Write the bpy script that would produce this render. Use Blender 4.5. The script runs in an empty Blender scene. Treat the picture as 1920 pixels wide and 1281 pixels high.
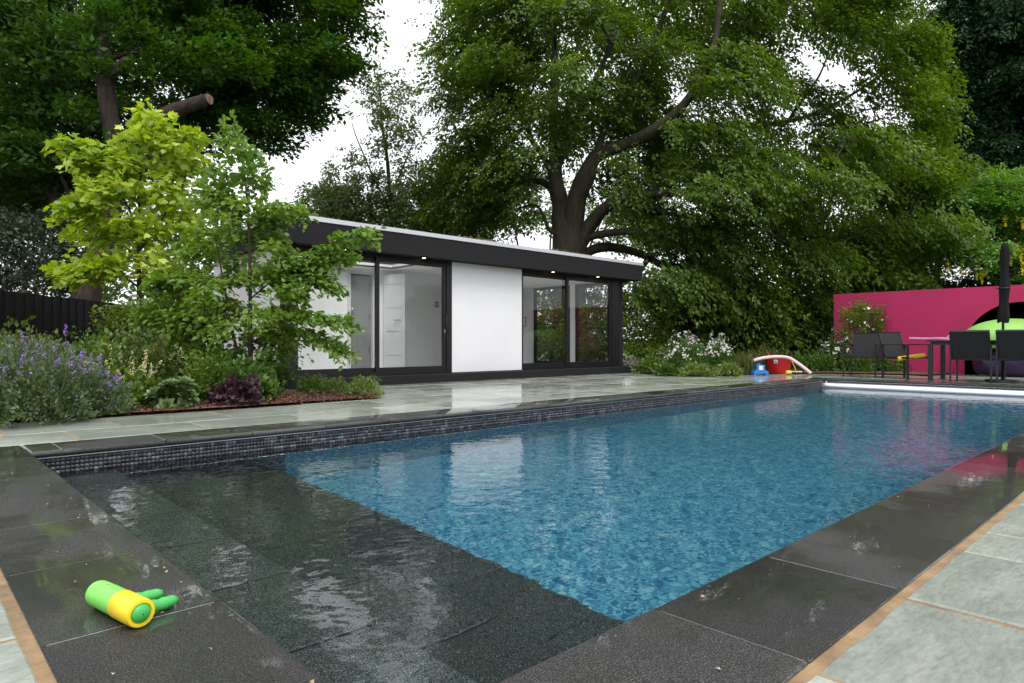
import bpy, bmesh, math, random
import numpy as np
from mathutils import Vector, Matrix

random.seed(7)
rng = np.random.default_rng(7)
S = bpy.context.scene
COL = S.collection
PI = math.pi

# ------------------------------------------------------------------ camera, sky, sun, exposure
EYE = 0.67                                   # camera height above the paving (m)
FOC = 1239.0                                 # focal length in pixels of a 1920 px wide frame
HOR = 644.0                                  # horizon row
YAW = math.atan(1310.0 / FOC)
FW = np.array([math.cos(YAW), math.sin(YAW), 0.0])
RT = np.array([math.sin(YAW), -math.cos(YAW), 0.0])
UP = np.array([0, 0, 1.0])
cam = bpy.data.cameras.new('camera'); cam_o = bpy.data.objects.new('camera', cam); COL.objects.link(cam_o)
cam.sensor_width = 36.0; cam.lens = FOC / 1920 * 36; cam.shift_y = 3.5 / 1920
cam.clip_start = 0.05; cam.clip_end = 2000
cam_o.location = (0, 0, EYE); cam_o.rotation_euler = (PI / 2, 0, -math.atan2(FW[0], FW[1]))
S.camera = cam_o

W = bpy.data.worlds.new('World'); S.world = W; W.use_nodes = True
nt = W.node_tree; nt.nodes.clear()
SUN_EL, SUN_AZ = math.radians(58), math.radians(200)
sky = nt.nodes.new('ShaderNodeTexSky'); sky.sky_type = 'NISHITA'; sky.sun_disc = False
sky.sun_elevation = SUN_EL; sky.sun_rotation = SUN_AZ; sky.dust_density = 4.0; sky.air_density = 1.0
hs = nt.nodes.new('ShaderNodeHueSaturation'); hs.inputs['Saturation'].default_value = 0.12
mixw = nt.nodes.new('ShaderNodeMix'); mixw.data_type = 'RGBA'; mixw.inputs[0].default_value = 0.72
mixw.inputs[7].default_value = (13.4, 13.7, 14.3, 1)          # even cloud deck
bg = nt.nodes.new('ShaderNodeBackground'); bg.inputs['Strength'].default_value = 0.13
wo = nt.nodes.new('ShaderNodeOutputWorld')
nt.links.new(sky.outputs[0], hs.inputs['Color']); nt.links.new(hs.outputs[0], mixw.inputs[6])
nt.links.new(mixw.outputs[2], bg.inputs['Color']); nt.links.new(bg.outputs[0], wo.inputs[0])

sl = bpy.data.lights.new('sun', 'SUN'); sl.energy = 1.5; sl.angle = math.radians(25); sl.color = (1, 0.96, 0.9)
so = bpy.data.objects.new('sun', sl); COL.objects.link(so)
sd = Vector((math.sin(SUN_AZ) * math.cos(SUN_EL), math.cos(SUN_AZ) * math.cos(SUN_EL), math.sin(SUN_EL)))
so.rotation_euler = sd.to_track_quat('Z', 'Y').to_euler()

vs = S.view_settings; vs.view_transform = 'Standard'; vs.look = 'None'; vs.exposure = 0.16; vs.gamma = 1.0
S.render.engine = 'CYCLES'
cy = S.cycles; cy.use_denoising = True; cy.max_bounces = 10; cy.diffuse_bounces = 6; cy.glossy_bounces = 4
cy.transmission_bounces = 6; cy.transparent_max_bounces = 12; cy.caustics_reflective = False; cy.caustics_refractive = True
cy.sample_clamp_indirect = 6.0; cy.use_adaptive_sampling = True; cy.adaptive_threshold = 0.02
try: cy.denoiser = 'OPENIMAGEDENOISE'
except Exception: pass

# ------------------------------------------------------------------ helpers
def ray(px): 
    return FW + RT * ((px - 960) / FOC)
def at(px, py, d):                            # place seen at a pixel, d metres along the view axis
    p = ray(px) * d; p[2] = EYE + (HOR - py) / FOC * d
    return p
def gnd(px, py, z=0.0):
    return at(px, py, (EYE - z) * FOC / (py - HOR))
def on_y(px, Y):
    D = ray(px); return D[0] * Y / D[1]
def on_x(px, X):
    D = ray(px); return D[1] * X / D[0]

def tag(o, label=None, cat=None, group=None, kind=None):
    if label: o['label'] = label
    if cat: o['category'] = cat
    if group: o['group'] = group
    if kind: o['kind'] = kind
    return o
def empty(name, loc=(0, 0, 0), rz=0.0, label=None, cat=None, group=None, kind=None):
    o = bpy.data.objects.new(name, None); COL.objects.link(o); o.location = loc; o.rotation_euler = (0, 0, rz)
    o.empty_display_size = 0.1
    return tag(o, label, cat, group, kind)
def link(name, me, mat, parent=None, bevel=0.0, smooth=False):
    o = bpy.data.objects.new(name, me); COL.objects.link(o)
    if mat is not None and len(me.materials) == 0: me.materials.append(mat)
    if parent is not None: o.parent = parent
    if smooth: me.shade_smooth()
    if bevel > 0:
        m = o.modifiers.new('bevel', 'BEVEL'); m.width = bevel; m.segments = 2; m.limit_method = 'ANGLE'
    return o
class MB:
    """collects boxes, tubes and lathes into one mesh"""
    def __init__(s): s.v = []; s.f = []
    def add(s, verts, faces):
        n = len(s.v); s.v += [tuple(map(float, p)) for p in verts]; s.f += [tuple(i + n for i in f) for f in faces]; return s
    def box(s, a, b):
        (x0, y0, z0), (x1, y1, z1) = a, b
        return s.add([(x0,y0,z0),(x1,y0,z0),(x1,y1,z0),(x0,y1,z0),(x0,y0,z1),(x1,y0,z1),(x1,y1,z1),(x0,y1,z1)],
                     [(0,3,2,1),(4,5,6,7),(0,1,5,4),(1,2,6,5),(2,3,7,6),(3,0,4,7)])
    def obox(s, c, u, v, w):                  # oriented box: centre and three half vectors
        c, u, v, w = (np.array(k, float) for k in (c, u, v, w))
        p = [c + a*u + b*v + g*w for g in (-1, 1) for a, b in ((-1,-1),(1,-1),(1,1),(-1,1))]
        return s.add(p, [(0,3,2,1),(4,5,6,7),(0,1,5,4),(1,2,6,5),(2,3,7,6),(3,0,4,7)])
    def quad(s, a, b, c, d): return s.add([a, b, c, d], [(0, 1, 2, 3)])
    def tube(s, path, radii, n=10, caps=True):
        path = [np.array(p, float) for p in path]
        if not hasattr(radii, '__len__'): radii = [radii] * len(path)
        rings = []; prev = None
        for i, p in enumerate(path):
            t = path[min(i+1, len(path)-1)] - path[max(i-1, 0)]; t = t / (np.linalg.norm(t) + 1e-9)
            if prev is None:
                r = np.array([0, 0, 1.0]) if abs(t[2]) < 0.9 else np.array([1.0, 0, 0])
                u = np.cross(t, r)
            else: u = prev - t * np.dot(prev, t)
            u = u / (np.linalg.norm(u) + 1e-9); prev = u; w = np.cross(t, u)
            rings.append([p + radii[i] * (math.cos(2*PI*k/n) * u + math.sin(2*PI*k/n) * w) for k in range(n)])
        V = [q for r in rings for q in r]; F = []
        for i in range(len(path) - 1):
            for k in range(n):
                F.append((i*n+k, i*n+(k+1) % n, (i+1)*n+(k+1) % n, (i+1)*n+k))
        if caps:
            F.append(tuple(range(n-1, -1, -1))); F.append(tuple((len(path)-1)*n + k for k in range(n)))
        return s.add(V, F)
    def lathe(s, prof, c=(0, 0, 0), n=24, axis=None, sx=1.0, sy=1.0):
        """profile (r, z) round the vertical through c"""
        V = []; F = []
        for r, z in prof:
            for k in range(n):
                V.append((c[0] + sx*r*math.cos(2*PI*k/n), c[1] + sy*r*math.sin(2*PI*k/n), c[2] + z))
        for i in range(len(prof) - 1):
            for k in range(n): F.append((i*n+k, i*n+(k+1) % n, (i+1)*n+(k+1) % n, (i+1)*n+k))
        return s.add(V, F)
    def extrude(s, poly, p0, ax_u, ax_v, ax_w, length):
        """closed polygon (u, v) swept along ax_w"""
        p0, ax_u, ax_v, ax_w = (np.array(k, float) for k in (p0, ax_u, ax_v, ax_w)); n = len(poly)
        V = [p0 + a*ax_u + b*ax_v for a, b in poly] + [p0 + a*ax_u + b*ax_v + ax_w*length for a, b in poly]
        F = [tuple(range(n-1, -1, -1)), tuple(range(n, 2*n))] + [(i, (i+1) % n, n+(i+1) % n, n+i) for i in range(n)]
        return s.add(V, F)
    def mesh(s, name):
        me = bpy.data.meshes.new(name); me.from_pydata(s.v, [], s.f); me.update()
        bm = bmesh.new(); bm.from_mesh(me); bmesh.ops.recalc_face_normals(bm, faces=bm.faces); bm.to_mesh(me); bm.free()
        return me
    def build(s, name, mat, parent=None, bevel=0.0, smooth=False):
        return link(name, s.mesh(name), mat, parent, bevel, smooth)
def smooth_by_angle(o, deg=40):
    me = o.data; me.shade_smooth()
    try: me.set_sharp_from_angle(angle=math.radians(deg))
    except Exception: pass
    return o

# ---- many small pieces: one template placed at arrays of positions, in numpy
def T_rhomb(w=0.55, fold=0.08):
    return np.array([(0,0,0),(0.45,-w/2,fold),(1,0,0),(0.45,w/2,fold)], float), [(0,1,2,3)]
def T_ovate(w=0.6, fold=0.08):
    return np.array([(0,0,0),(0.3,-w*.42,fold),(0.68,-w*.46,fold),(1,0,-.06),(0.68,w*.46,fold),(0.3,w*.42,fold),(0.5,0,0)], float), \
        [(0,1,2,6),(6,2,3),(6,3,4),(0,6,4,5)]
def T_maple():
    pts = [(0,0),(0.02,-.22),(0.22,-.52),(0.34,-.34),(0.62,-.56),(0.60,-.28),(1.02,0),(0.60,.28),(0.62,.56),(0.34,.34),(0.22,.52),(0.02,.22)]
    V = np.array([(u, v*1.05, 0.10*abs(v) - 0.12*u*u) for u, v in pts] + [(0.34, 0, -.03)], float)
    return V, [(12, i, i+1) for i in range(0, 11)] + [(12, 11, 0)]
def T_round(n=7, scal=0.12):
    V = [(0.5, 0, -.05)]
    for k in range(n*2):
        a = 2*PI*k/(n*2) + PI; r = 0.5*(1 - (scal if k % 2 else 0))
        V.append((0.5 + r*math.cos(a), r*math.sin(a), 0.04))
    return np.array(V, float), [(0, 1+k, 1+(k+1) % (n*2)) for k in range(n*2)]
def T_blade(w=0.03):
    return np.array([(0,-w/2,0),(0,w/2,0),(.4,-w/2.2,.10),(.4,w/2.2,.10),(.75,-w/3,.10),(.75,w/3,.10),(1,0,-.02)], float), [(0,2,3,1),(2,4,5,3),(4,6,5)]
def T_bell():
    V = [(0,0,0)] + [(0.7, .45*math.cos(k*PI/2), .45*math.sin(k*PI/2)) for k in range(4)] + [(1.0,0,0)]
    return np.array(V, float), [(0,1+k,1+(k+1) % 4) for k in range(4)] + [(5,1+(k+1) % 4,1+k) for k in range(4)]
def T_flower(n=5):
    V = [(0,0,0)]; F = []
    for k in range(n):
        a = 2*PI*k/n
        V += [(.12*1.0, .5*math.cos(a-.42), .5*math.sin(a-.42)), (.16, .62*math.cos(a), .62*math.sin(a)), (.12, .5*math.cos(a+.42), .5*math.sin(a+.42))]
        b = 1+3*k; F.append((0, b, b+1, b+2))
    return np.array(V, float), F
def unit(a): return a / (np.linalg.norm(a, axis=-1, keepdims=True) + 1e-9)
def scatter_arrays(T, P, D, N, L):
    tv, tf = T; P = np.asarray(P, float); D = unit(np.asarray(D, float)); N = np.asarray(N, float)
    N = unit(N - D * (N*D).sum(1, keepdims=True)); Sd = np.cross(N, D); L = np.broadcast_to(np.asarray(L, float), (len(P),))
    V = P[:, None, :] + L[:, None, None] * (tv[None, :, 0:1]*D[:, None, :] + tv[None, :, 1:2]*Sd[:, None, :] + tv[None, :, 2:3]*N[:, None, :])
    k = len(tv); n = len(P)
    loops = np.concatenate([np.array(f) for f in tf]); sizes = np.array([len(f) for f in tf])
    LP = (loops[None, :] + (np.arange(n)*k)[:, None]).ravel(); SZ = np.tile(sizes, n)
    return V.reshape(-1, 3), LP, SZ
def np_mesh(name, chunks):
    off = 0; Vs = []; Ls = []; Ss = []
    for V, LP, SZ in chunks:
        Vs.append(V); Ls.append(LP + off); Ss.append(SZ); off += len(V)
    V = np.concatenate(Vs).astype(np.float32); LP = np.concatenate(Ls).astype(np.int32); SZ = np.concatenate(Ss).astype(np.int32)
    me = bpy.data.meshes.new(name); me.vertices.add(len(V)); me.vertices.foreach_set('co', V.ravel())
    me.loops.add(len(LP)); me.loops.foreach_set('vertex_index', LP)
    me.polygons.add(len(SZ)); st = np.concatenate([[0], np.cumsum(SZ)[:-1]]).astype(np.int32)
    me.polygons.foreach_set('loop_start', st)
    try: me.polygons.foreach_set('loop_total', SZ)
    except Exception: pass
    me.update(calc_edges=True); me.validate()
    return me
def rnd_unit(n):
    return unit(rng.normal(size=(n, 3)))

# ------------------------------------------------------------------ materials
def newmat(name):
    m = bpy.data.materials.new(name); m.use_nodes = True; n = m.node_tree; n.nodes.clear()
    out = n.nodes.new('ShaderNodeOutputMaterial'); return m, n, out
def N(n, t, **kw):
    o = n.nodes.new(t)
    for k, v in kw.items():
        if k.startswith('i_'):
            key = k[2:]; key = int(key) if key.isdigit() else key.replace('_', ' ')
            o.inputs[key].default_value = v
        else: setattr(o, k, v)
    return o
def ramp(n, stops, interp='LINEAR'):
    r = n.nodes.new('ShaderNodeValToRGB'); r.color_ramp.interpolation = interp; e = r.color_ramp.elements
    while len(e) < len(stops): e.new(0.5)
    for k, (p, c) in enumerate(stops):
        e[k].position = p; e[k].color = (c[0], c[1], c[2], 1) if hasattr(c, '__len__') else (c, c, c, 1)
    return r
def simple(name, col, rough=0.5, metal=0.0, spec=0.5, var=0.0, vscale=6.0, bump=0.0, bscale=60.0, coat=0.0):
    m, n, out = newmat(name); b = N(n, 'ShaderNodeBsdfPrincipled'); n.links.new(b.outputs[0], out.inputs[0])
    b.inputs['Base Color'].default_value = (*col, 1); b.inputs['Roughness'].default_value = rough; b.inputs['Metallic'].default_value = metal
    b.inputs['Specular IOR Level'].default_value = spec; b.inputs['Coat Weight'].default_value = coat; b.inputs['Coat Roughness'].default_value = 0.06
    tc = N(n, 'ShaderNodeTexCoord')
    if var > 0:
        nz = N(n, 'ShaderNodeTexNoise', i_Scale=vscale, i_Detail=6.0, i_Roughness=0.65); n.links.new(tc.outputs['Object'], nz.inputs['Vector'])
        r = ramp(n, [(0.25, [c*(1-var) for c in col]), (0.75, [min(1, c*(1+var)) for c in col])])
        n.links.new(nz.outputs[0], r.inputs[0]); n.links.new(r.outputs[0], b.inputs['Base Color'])
        rr = N(n, 'ShaderNodeMapRange'); rr.inputs[3].default_value = max(.02, rough*.8); rr.inputs[4].default_value = min(1, rough*1.2)
        n.links.new(nz.outputs[0], rr.inputs[0]); n.links.new(rr.outputs[0], b.inputs['Roughness'])
    if bump > 0:
        nb = N(n, 'ShaderNodeTexNoise', i_Scale=bscale, i_Detail=5.0); n.links.new(tc.outputs['Object'], nb.inputs['Vector'])
        bp = N(n, 'ShaderNodeBump', i_Strength=bump, i_Distance=0.01); n.links.new(nb.outputs[0], bp.inputs['Height']); n.links.new(bp.outputs[0], b.inputs['Normal'])
    return m
def leafmat(name, c1, c2, c3=None, trans=0.35, rough=0.45, spec=0.4, nscale=0.6):
    """leaf: three tones picked per leaf and per bough, light passing through the blade"""
    m, n, out = newmat(name); g = N(n, 'ShaderNodeNewGeometry'); tc = N(n, 'ShaderNodeTexCoord')
    nz = N(n, 'ShaderNodeTexNoise', i_Scale=nscale, i_Detail=2.0); n.links.new(tc.outputs['Object'], nz.inputs['Vector'])
    ad = N(n, 'ShaderNodeMath', operation='MULTIPLY_ADD'); ad.inputs[1].default_value = 0.55
    n.links.new(g.outputs['Random Per Island'], ad.inputs[0])
    sc = N(n, 'ShaderNodeMath', operation='MULTIPLY_ADD'); sc.inputs[1].default_value = 1.3; sc.inputs[2].default_value = -0.42
    n.links.new(nz.outputs[0], sc.inputs[0]); n.links.new(sc.outputs[0], ad.inputs[2])
    r = ramp(n, [(0.0, c1), (0.55, c2), (1.0, c3 or c2)]); n.links.new(ad.outputs[0], r.inputs[0])
    b = N(n, 'ShaderNodeBsdfPrincipled'); n.links.new(r.outputs[0], b.inputs['Base Color']); b.inputs['Roughness'].default_value = rough
    b.inputs['Specular IOR Level'].default_value = spec
    t = N(n, 'ShaderNodeBsdfTranslucent'); hs2 = N(n, 'ShaderNodeHueSaturation', i_Saturation=1.15, i_Value=1.25, i_Hue=0.488)
    n.links.new(r.outputs[0], hs2.inputs['Color']); n.links.new(hs2.outputs[0], t.inputs['Color'])
    mx = N(n, 'ShaderNodeMixShader', i_0=trans); n.links.new(b.outputs[0], mx.inputs[1]); n.links.new(t.outputs[0], mx.inputs[2])
    n.links.new(mx.outputs[0], out.inputs[0]); return m
def barkmat(name, c1, c2, scale=6.0):
    m, n, out = newmat(name); tc = N(n, 'ShaderNodeTexCoord'); mp = N(n, 'ShaderNodeMapping'); mp.inputs['Scale'].default_value = (1, 1, .35)
    n.links.new(tc.outputs['Object'], mp.inputs[0])
    nz = N(n, 'ShaderNodeTexNoise', i_Scale=scale, i_Detail=8.0, i_Roughness=.7); n.links.new(mp.outputs[0], nz.inputs['Vector'])
    r = ramp(n, [(0.3, c1), (0.7, c2)]); n.links.new(nz.outputs[0], r.inputs[0])
    b = N(n, 'ShaderNodeBsdfPrincipled', i_Roughness=.85); n.links.new(r.outputs[0], b.inputs['Base Color'])
    bp = N(n, 'ShaderNodeBump', i_Strength=1.0, i_Distance=.10); n.links.new(nz.outputs[0], bp.inputs['Height']); n.links.new(bp.outputs[0], b.inputs['Normal'])
    n.links.new(b.outputs[0], out.inputs[0]); return m

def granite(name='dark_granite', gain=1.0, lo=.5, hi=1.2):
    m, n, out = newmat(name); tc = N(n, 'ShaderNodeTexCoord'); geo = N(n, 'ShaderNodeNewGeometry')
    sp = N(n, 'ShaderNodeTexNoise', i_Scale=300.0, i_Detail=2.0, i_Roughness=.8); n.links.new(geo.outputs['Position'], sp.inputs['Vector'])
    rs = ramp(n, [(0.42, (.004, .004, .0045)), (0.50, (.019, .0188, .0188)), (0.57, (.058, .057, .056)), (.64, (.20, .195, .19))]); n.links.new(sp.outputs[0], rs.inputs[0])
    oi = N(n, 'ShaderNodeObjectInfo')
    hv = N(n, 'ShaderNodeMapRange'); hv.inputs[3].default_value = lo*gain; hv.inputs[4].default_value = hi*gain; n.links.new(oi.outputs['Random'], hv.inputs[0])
    st = N(n, 'ShaderNodeTexNoise', i_Scale=2.3, i_Detail=7.0, i_Roughness=.7); n.links.new(geo.outputs['Position'], st.inputs['Vector'])
    rst = ramp(n, [(.42, (1, 1, 1)), (.66, (1.0, 1.0, .86))]); n.links.new(st.outputs[0], rst.inputs[0])
    mu = N(n, 'ShaderNodeMix', data_type='RGBA', blend_type='MULTIPLY'); mu.inputs[0].default_value = 1
    n.links.new(rs.outputs[0], mu.inputs[6]); n.links.new(rst.outputs[0], mu.inputs[7])
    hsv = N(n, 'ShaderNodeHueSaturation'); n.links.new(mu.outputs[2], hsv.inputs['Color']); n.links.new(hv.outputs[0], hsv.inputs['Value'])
    b = N(n, 'ShaderNodeBsdfPrincipled', i_Roughness=.5); b.inputs['Specular IOR Level'].default_value = .3; n.links.new(hsv.outputs[0], b.inputs['Base Color'])
    bp = N(n, 'ShaderNodeBump', i_Strength=.12, i_Distance=.003); n.links.new(sp.outputs[0], bp.inputs['Height']); n.links.new(bp.outputs[0], b.inputs['Normal'])
    # the film of rain water: patches where it stands, thin elsewhere
    wn = N(n, 'ShaderNodeTexNoise', i_Scale=1.25, i_Detail=4.0, i_Roughness=.55, i_Distortion=.4); n.links.new(geo.outputs['Position'], wn.inputs['Vector'])
    wr = ramp(n, [(.41, .06), (.47, 1.0)]); n.links.new(wn.outputs[0], wr.inputs[0])
    n.links.new(wr.outputs[0], b.inputs['Coat Weight']); b.inputs['Coat Roughness'].default_value = .015; b.inputs['Coat IOR'].default_value = 1.33
    rr = ramp(n, [(.42, .60), (.52, .30)]); n.links.new(wn.outputs[0], rr.inputs[0]); n.links.new(rr.outputs[0], b.inputs['Roughness'])
    wb = N(n, 'ShaderNodeTexNoise', i_Scale=22.0, i_Detail=2.0); n.links.new(geo.outputs['Position'], wb.inputs['Vector'])
    cb = N(n, 'ShaderNodeBump', i_Strength=.06, i_Distance=.006); n.links.new(wb.outputs[0], cb.inputs['Height']); n.links.new(cb.outputs[0], b.inputs['Coat Normal'])
    n.links.new(b.outputs[0], out.inputs[0]); return m
def sandstone():
    m, n, out = newmat('riven_sandstone'); geo = N(n, 'ShaderNodeNewGeometry'); oi = N(n, 'ShaderNodeObjectInfo')
    # offset per slab so that the grain differs
    cmb = N(n, 'ShaderNodeVectorMath', operation='ADD'); n.links.new(geo.outputs['Position'], cmb.inputs[0])
    sc = N(n, 'ShaderNodeVectorMath', operation='SCALE'); n.links.new(oi.outputs['Location'], sc.inputs[0]); sc.inputs['Scale'].default_value = 7.3
    n.links.new(sc.outputs[0], cmb.inputs[1])
    mp = N(n, 'ShaderNodeMapping'); mp.inputs['Scale'].default_value = (1.0, 2.6, 1); mp.inputs['Rotation'].default_value = (0, 0, .35); n.links.new(cmb.outputs[0], mp.inputs[0])
    nz = N(n, 'ShaderNodeTexNoise', i_Scale=4.2, i_Detail=12.0, i_Roughness=.68, i_Distortion=.2); n.links.new(mp.outputs[0], nz.inputs['Vector'])
    r = ramp(n, [(.26, (.20, .225, .185)), (.42, (.27, .30, .255)), (.54, (.315, .345, .295)), (.66, (.365, .39, .345)), (.78, (.46, .475, .435))]); n.links.new(nz.outputs[0], r.inputs[0])
    hv = N(n, 'ShaderNodeMapRange'); hv.inputs[3].default_value = .80; hv.inputs[4].default_value = 1.14; n.links.new(oi.outputs['Random'], hv.inputs[0])
    hu = N(n, 'ShaderNodeHueSaturation'); n.links.new(r.outputs[0], hu.inputs['Color']); n.links.new(hv.outputs[0], hu.inputs['Value'])
    st = N(n, 'ShaderNodeTexNoise', i_Scale=1.1, i_Detail=6.0, i_Roughness=.7); n.links.new(geo.outputs['Position'], st.inputs['Vector'])
    stm = ramp(n, [(.55, 0.0), (.72, .45)]); n.links.new(st.outputs[0], stm.inputs[0])
    mx = N(n, 'ShaderNodeMix', data_type='RGBA'); mx.inputs[7].default_value = (.25, .20, .11, 1)
    n.links.new(stm.outputs[0], mx.inputs[0]); n.links.new(hu.outputs[0], mx.inputs[6])
    m2 = N(n, 'ShaderNodeMapping'); m2.inputs['Scale'].default_value = (1.0, 3.5, 1); m2.inputs['Rotation'].default_value = (0, 0, .5); n.links.new(cmb.outputs[0], m2.inputs[0])
    fg = N(n, 'ShaderNodeTexNoise', i_Scale=26.0, i_Detail=8.0, i_Roughness=.75); n.links.new(m2.outputs[0], fg.inputs['Vector'])
    fr_ = ramp(n, [(.32, (.62, .62, .62)), (.5, (1, 1, 1)), (.68, (1.3, 1.3, 1.3))]); n.links.new(fg.outputs[0], fr_.inputs[0])
    mg_ = N(n, 'ShaderNodeMix', data_type='RGBA', blend_type='MULTIPLY'); mg_.inputs[0].default_value = .8; n.links.new(mx.outputs[2], mg_.inputs[6]); n.links.new(fr_.outputs[0], mg_.inputs[7])
    b = N(n, 'ShaderNodeBsdfPrincipled'); n.links.new(mg_.outputs[2], b.inputs['Base Color'])
    wn = N(n, 'ShaderNodeTexNoise', i_Scale=.9, i_Detail=5.0, i_Roughness=.6); n.links.new(cmb.outputs[0], wn.inputs['Vector'])
    wr = ramp(n, [(.34, .30), (.56, 1.0)]); n.links.new(wn.outputs[0], wr.inputs[0]); n.links.new(wr.outputs[0], b.inputs['Coat Weight'])
    b.inputs['Coat Roughness'].default_value = .09; b.inputs['Coat IOR'].default_value = 1.33; b.inputs['Roughness'].default_value = .48
    hsum = N(n, 'ShaderNodeMath', operation='MULTIPLY_ADD'); hsum.inputs[1].default_value = .35; n.links.new(fg.outputs[0], hsum.inputs[0]); n.links.new(nz.outputs[0], hsum.inputs[2])
    bp = N(n, 'ShaderNodeBump', i_Strength=.8, i_Distance=.012); n.links.new(hsum.outputs[0], bp.inputs['Height']); n.links.new(bp.outputs[0], b.inputs['Normal'])
    cb = N(n, 'ShaderNodeBump', i_Strength=.10, i_Distance=.006); n.links.new(nz.outputs[0], cb.inputs['Height']); n.links.new(cb.outputs[0], b.inputs['Coat Normal'])
    n.links.new(b.outputs[0], out.inputs[0]); return m
def mosaic(name, stops, scale, grout, rough=.25):
    """small square tiles, one colour each, on planes of any axis"""
    m, n, out = newmat(name); geo = N(n, 'ShaderNodeNewGeometry')
    sc = N(n, 'ShaderNodeVectorMath', operation='SCALE'); sc.inputs['Scale'].default_value = scale; n.links.new(geo.outputs['Position'], sc.inputs[0])
    ad = N(n, 'ShaderNodeVectorMath', operation='ADD'); ad.inputs[1].default_value = (.37, .41, .43); n.links.new(sc.outputs[0], ad.inputs[0])
    fl = N(n, 'ShaderNodeVectorMath', operation='FLOOR'); n.links.new(ad.outputs[0], fl.inputs[0])
    wn = N(n, 'ShaderNodeTexWhiteNoise'); n.links.new(fl.outputs[0], wn.inputs['Vector'])
    big = N(n, 'ShaderNodeTexNoise', i_Scale=9.0, i_Detail=3.0); n.links.new(geo.outputs['Position'], big.inputs['Vector'])
    mm = N(n, 'ShaderNodeMath', operation='MULTIPLY_ADD'); mm.inputs[1].default_value = .78
    bs = N(n, 'ShaderNodeMath', operation='MULTIPLY_ADD'); bs.inputs[1].default_value = .40; bs.inputs[2].default_value = -.10
    n.links.new(big.outputs[0], bs.inputs[0]); n.links.new(wn.outputs['Value'], mm.inputs[0]); n.links.new(bs.outputs[0], mm.inputs[2])
    r = ramp(n, stops); n.links.new(mm.outputs[0], r.inputs[0])
    b = N(n, 'ShaderNodeBsdfPrincipled', i_Roughness=rough); n.links.new(r.outputs[0], b.inputs['Base Color']); n.links.new(b.outputs[0], out.inputs[0]); return m
def watermat():
    m, n, out = newmat('pool_water'); geo = N(n, 'ShaderNodeNewGeometry')
    n1 = N(n, 'ShaderNodeTexNoise', i_Scale=9.5, i_Detail=1.8, i_Roughness=.45); n.links.new(geo.outputs['Position'], n1.inputs['Vector'])
    n2 = N(n, 'ShaderNodeTexNoise', i_Scale=2.6, i_Detail=1.0); n.links.new(geo.outputs['Position'], n2.inputs['Vector'])
    ml = N(n, 'ShaderNodeMath', operation='MULTIPLY_ADD'); ml.inputs[1].default_value = .5; n.links.new(n2.outputs[0], ml.inputs[0]); n.links.new(n1.outputs[0], ml.inputs[2])
    bp = N(n, 'ShaderNodeBump', i_Strength=.26, i_Distance=.015); n.links.new(ml.outputs[0], bp.inputs['Height'])
    fr = N(n, 'ShaderNodeFresnel', i_IOR=1.333); n.links.new(bp.outputs[0], fr.inputs['Normal'])
    rf = N(n, 'ShaderNodeBsdfRefraction', i_IOR=1.333, i_Roughness=0.0); rf.inputs['Color'].default_value = (.86, .97, .99, 1); n.links.new(bp.outputs[0], rf.inputs['Normal'])
    gl = N(n, 'ShaderNodeBsdfGlossy', i_Roughness=.01); n.links.new(bp.outputs[0], gl.inputs['Normal'])
    mx = N(n, 'ShaderNodeMixShader'); n.links.new(fr.outputs[0], mx.inputs[0]); n.links.new(rf.outputs[0], mx.inputs[1]); n.links.new(gl.outputs[0], mx.inputs[2])
    n.links.new(mx.outputs[0], out.inputs[0]); return m
def paneglass():
    m, n, out = newmat('window_glass'); fr = N(n, 'ShaderNodeFresnel', i_IOR=1.5); ge = N(n, 'ShaderNodeNewGeometry')
    io = N(n, 'ShaderNodeMapRange'); io.inputs[3].default_value = 1.5; io.inputs[4].default_value = 1/1.5   # the same pane from either side
    n.links.new(ge.outputs['Backfacing'], io.inputs[0]); n.links.new(io.outputs[0], fr.inputs['IOR'])
    tr = N(n, 'ShaderNodeBsdfTransparent'); tr.inputs[0].default_value = (.96, .975, .965, 1); gl = N(n, 'ShaderNodeBsdfGlossy', i_Roughness=.0)
    mx = N(n, 'ShaderNodeMixShader'); n.links.new(fr.outputs[0], mx.inputs[0]); n.links.new(tr.outputs[0], mx.inputs[1]); n.links.new(gl.outputs[0], mx.inputs[2])
    n.links.new(mx.outputs[0], out.inputs[0]); return m
def lampmat(name, col, s):
    m, n, out = newmat(name); e = N(n, 'ShaderNodeEmission', i_Strength=s); e.inputs[0].default_value = (*col, 1); n.links.new(e.outputs[0], out.inputs[0]); return m
def mulchmat(name, cols, scale=45):
    m, n, out = newmat(name); geo = N(n, 'ShaderNodeNewGeometry')
    v = N(n, 'ShaderNodeTexVoronoi', i_Scale=scale); n.links.new(geo.outputs['Position'], v.inputs['Vector'])
    sx = N(n, 'ShaderNodeSeparateColor'); n.links.new(v.outputs['Color'], sx.inputs[0]); r = ramp(n, [(i/(len(cols)-1), c) for i, c in enumerate(cols)]); n.links.new(sx.outputs[0], r.inputs[0])
    b = N(n, 'ShaderNodeBsdfPrincipled', i_Roughness=.7); n.links.new(r.outputs[0], b.inputs['Base Color'])
    bp = N(n, 'ShaderNodeBump', i_Strength=.9, i_Distance=.02); n.links.new(v.outputs['Distance'], bp.inputs['Height']); n.links.new(bp.outputs[0], b.inputs['Normal'])
    n.links.new(b.outputs[0], out.inputs[0]); return m
def islandmat(name, cols, rough=.6):
    m, n, out = newmat(name); g = N(n, 'ShaderNodeNewGeometry'); r = ramp(n, [(i/(len(cols)-1), c) for i, c in enumerate(cols)])
    n.links.new(g.outputs['Random Per Island'], r.inputs[0]); b = N(n, 'ShaderNodeBsdfPrincipled', i_Roughness=rough)
    n.links.new(r.outputs[0], b.inputs['Base Color']); n.links.new(b.outputs[0], out.inputs[0]); return m

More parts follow.
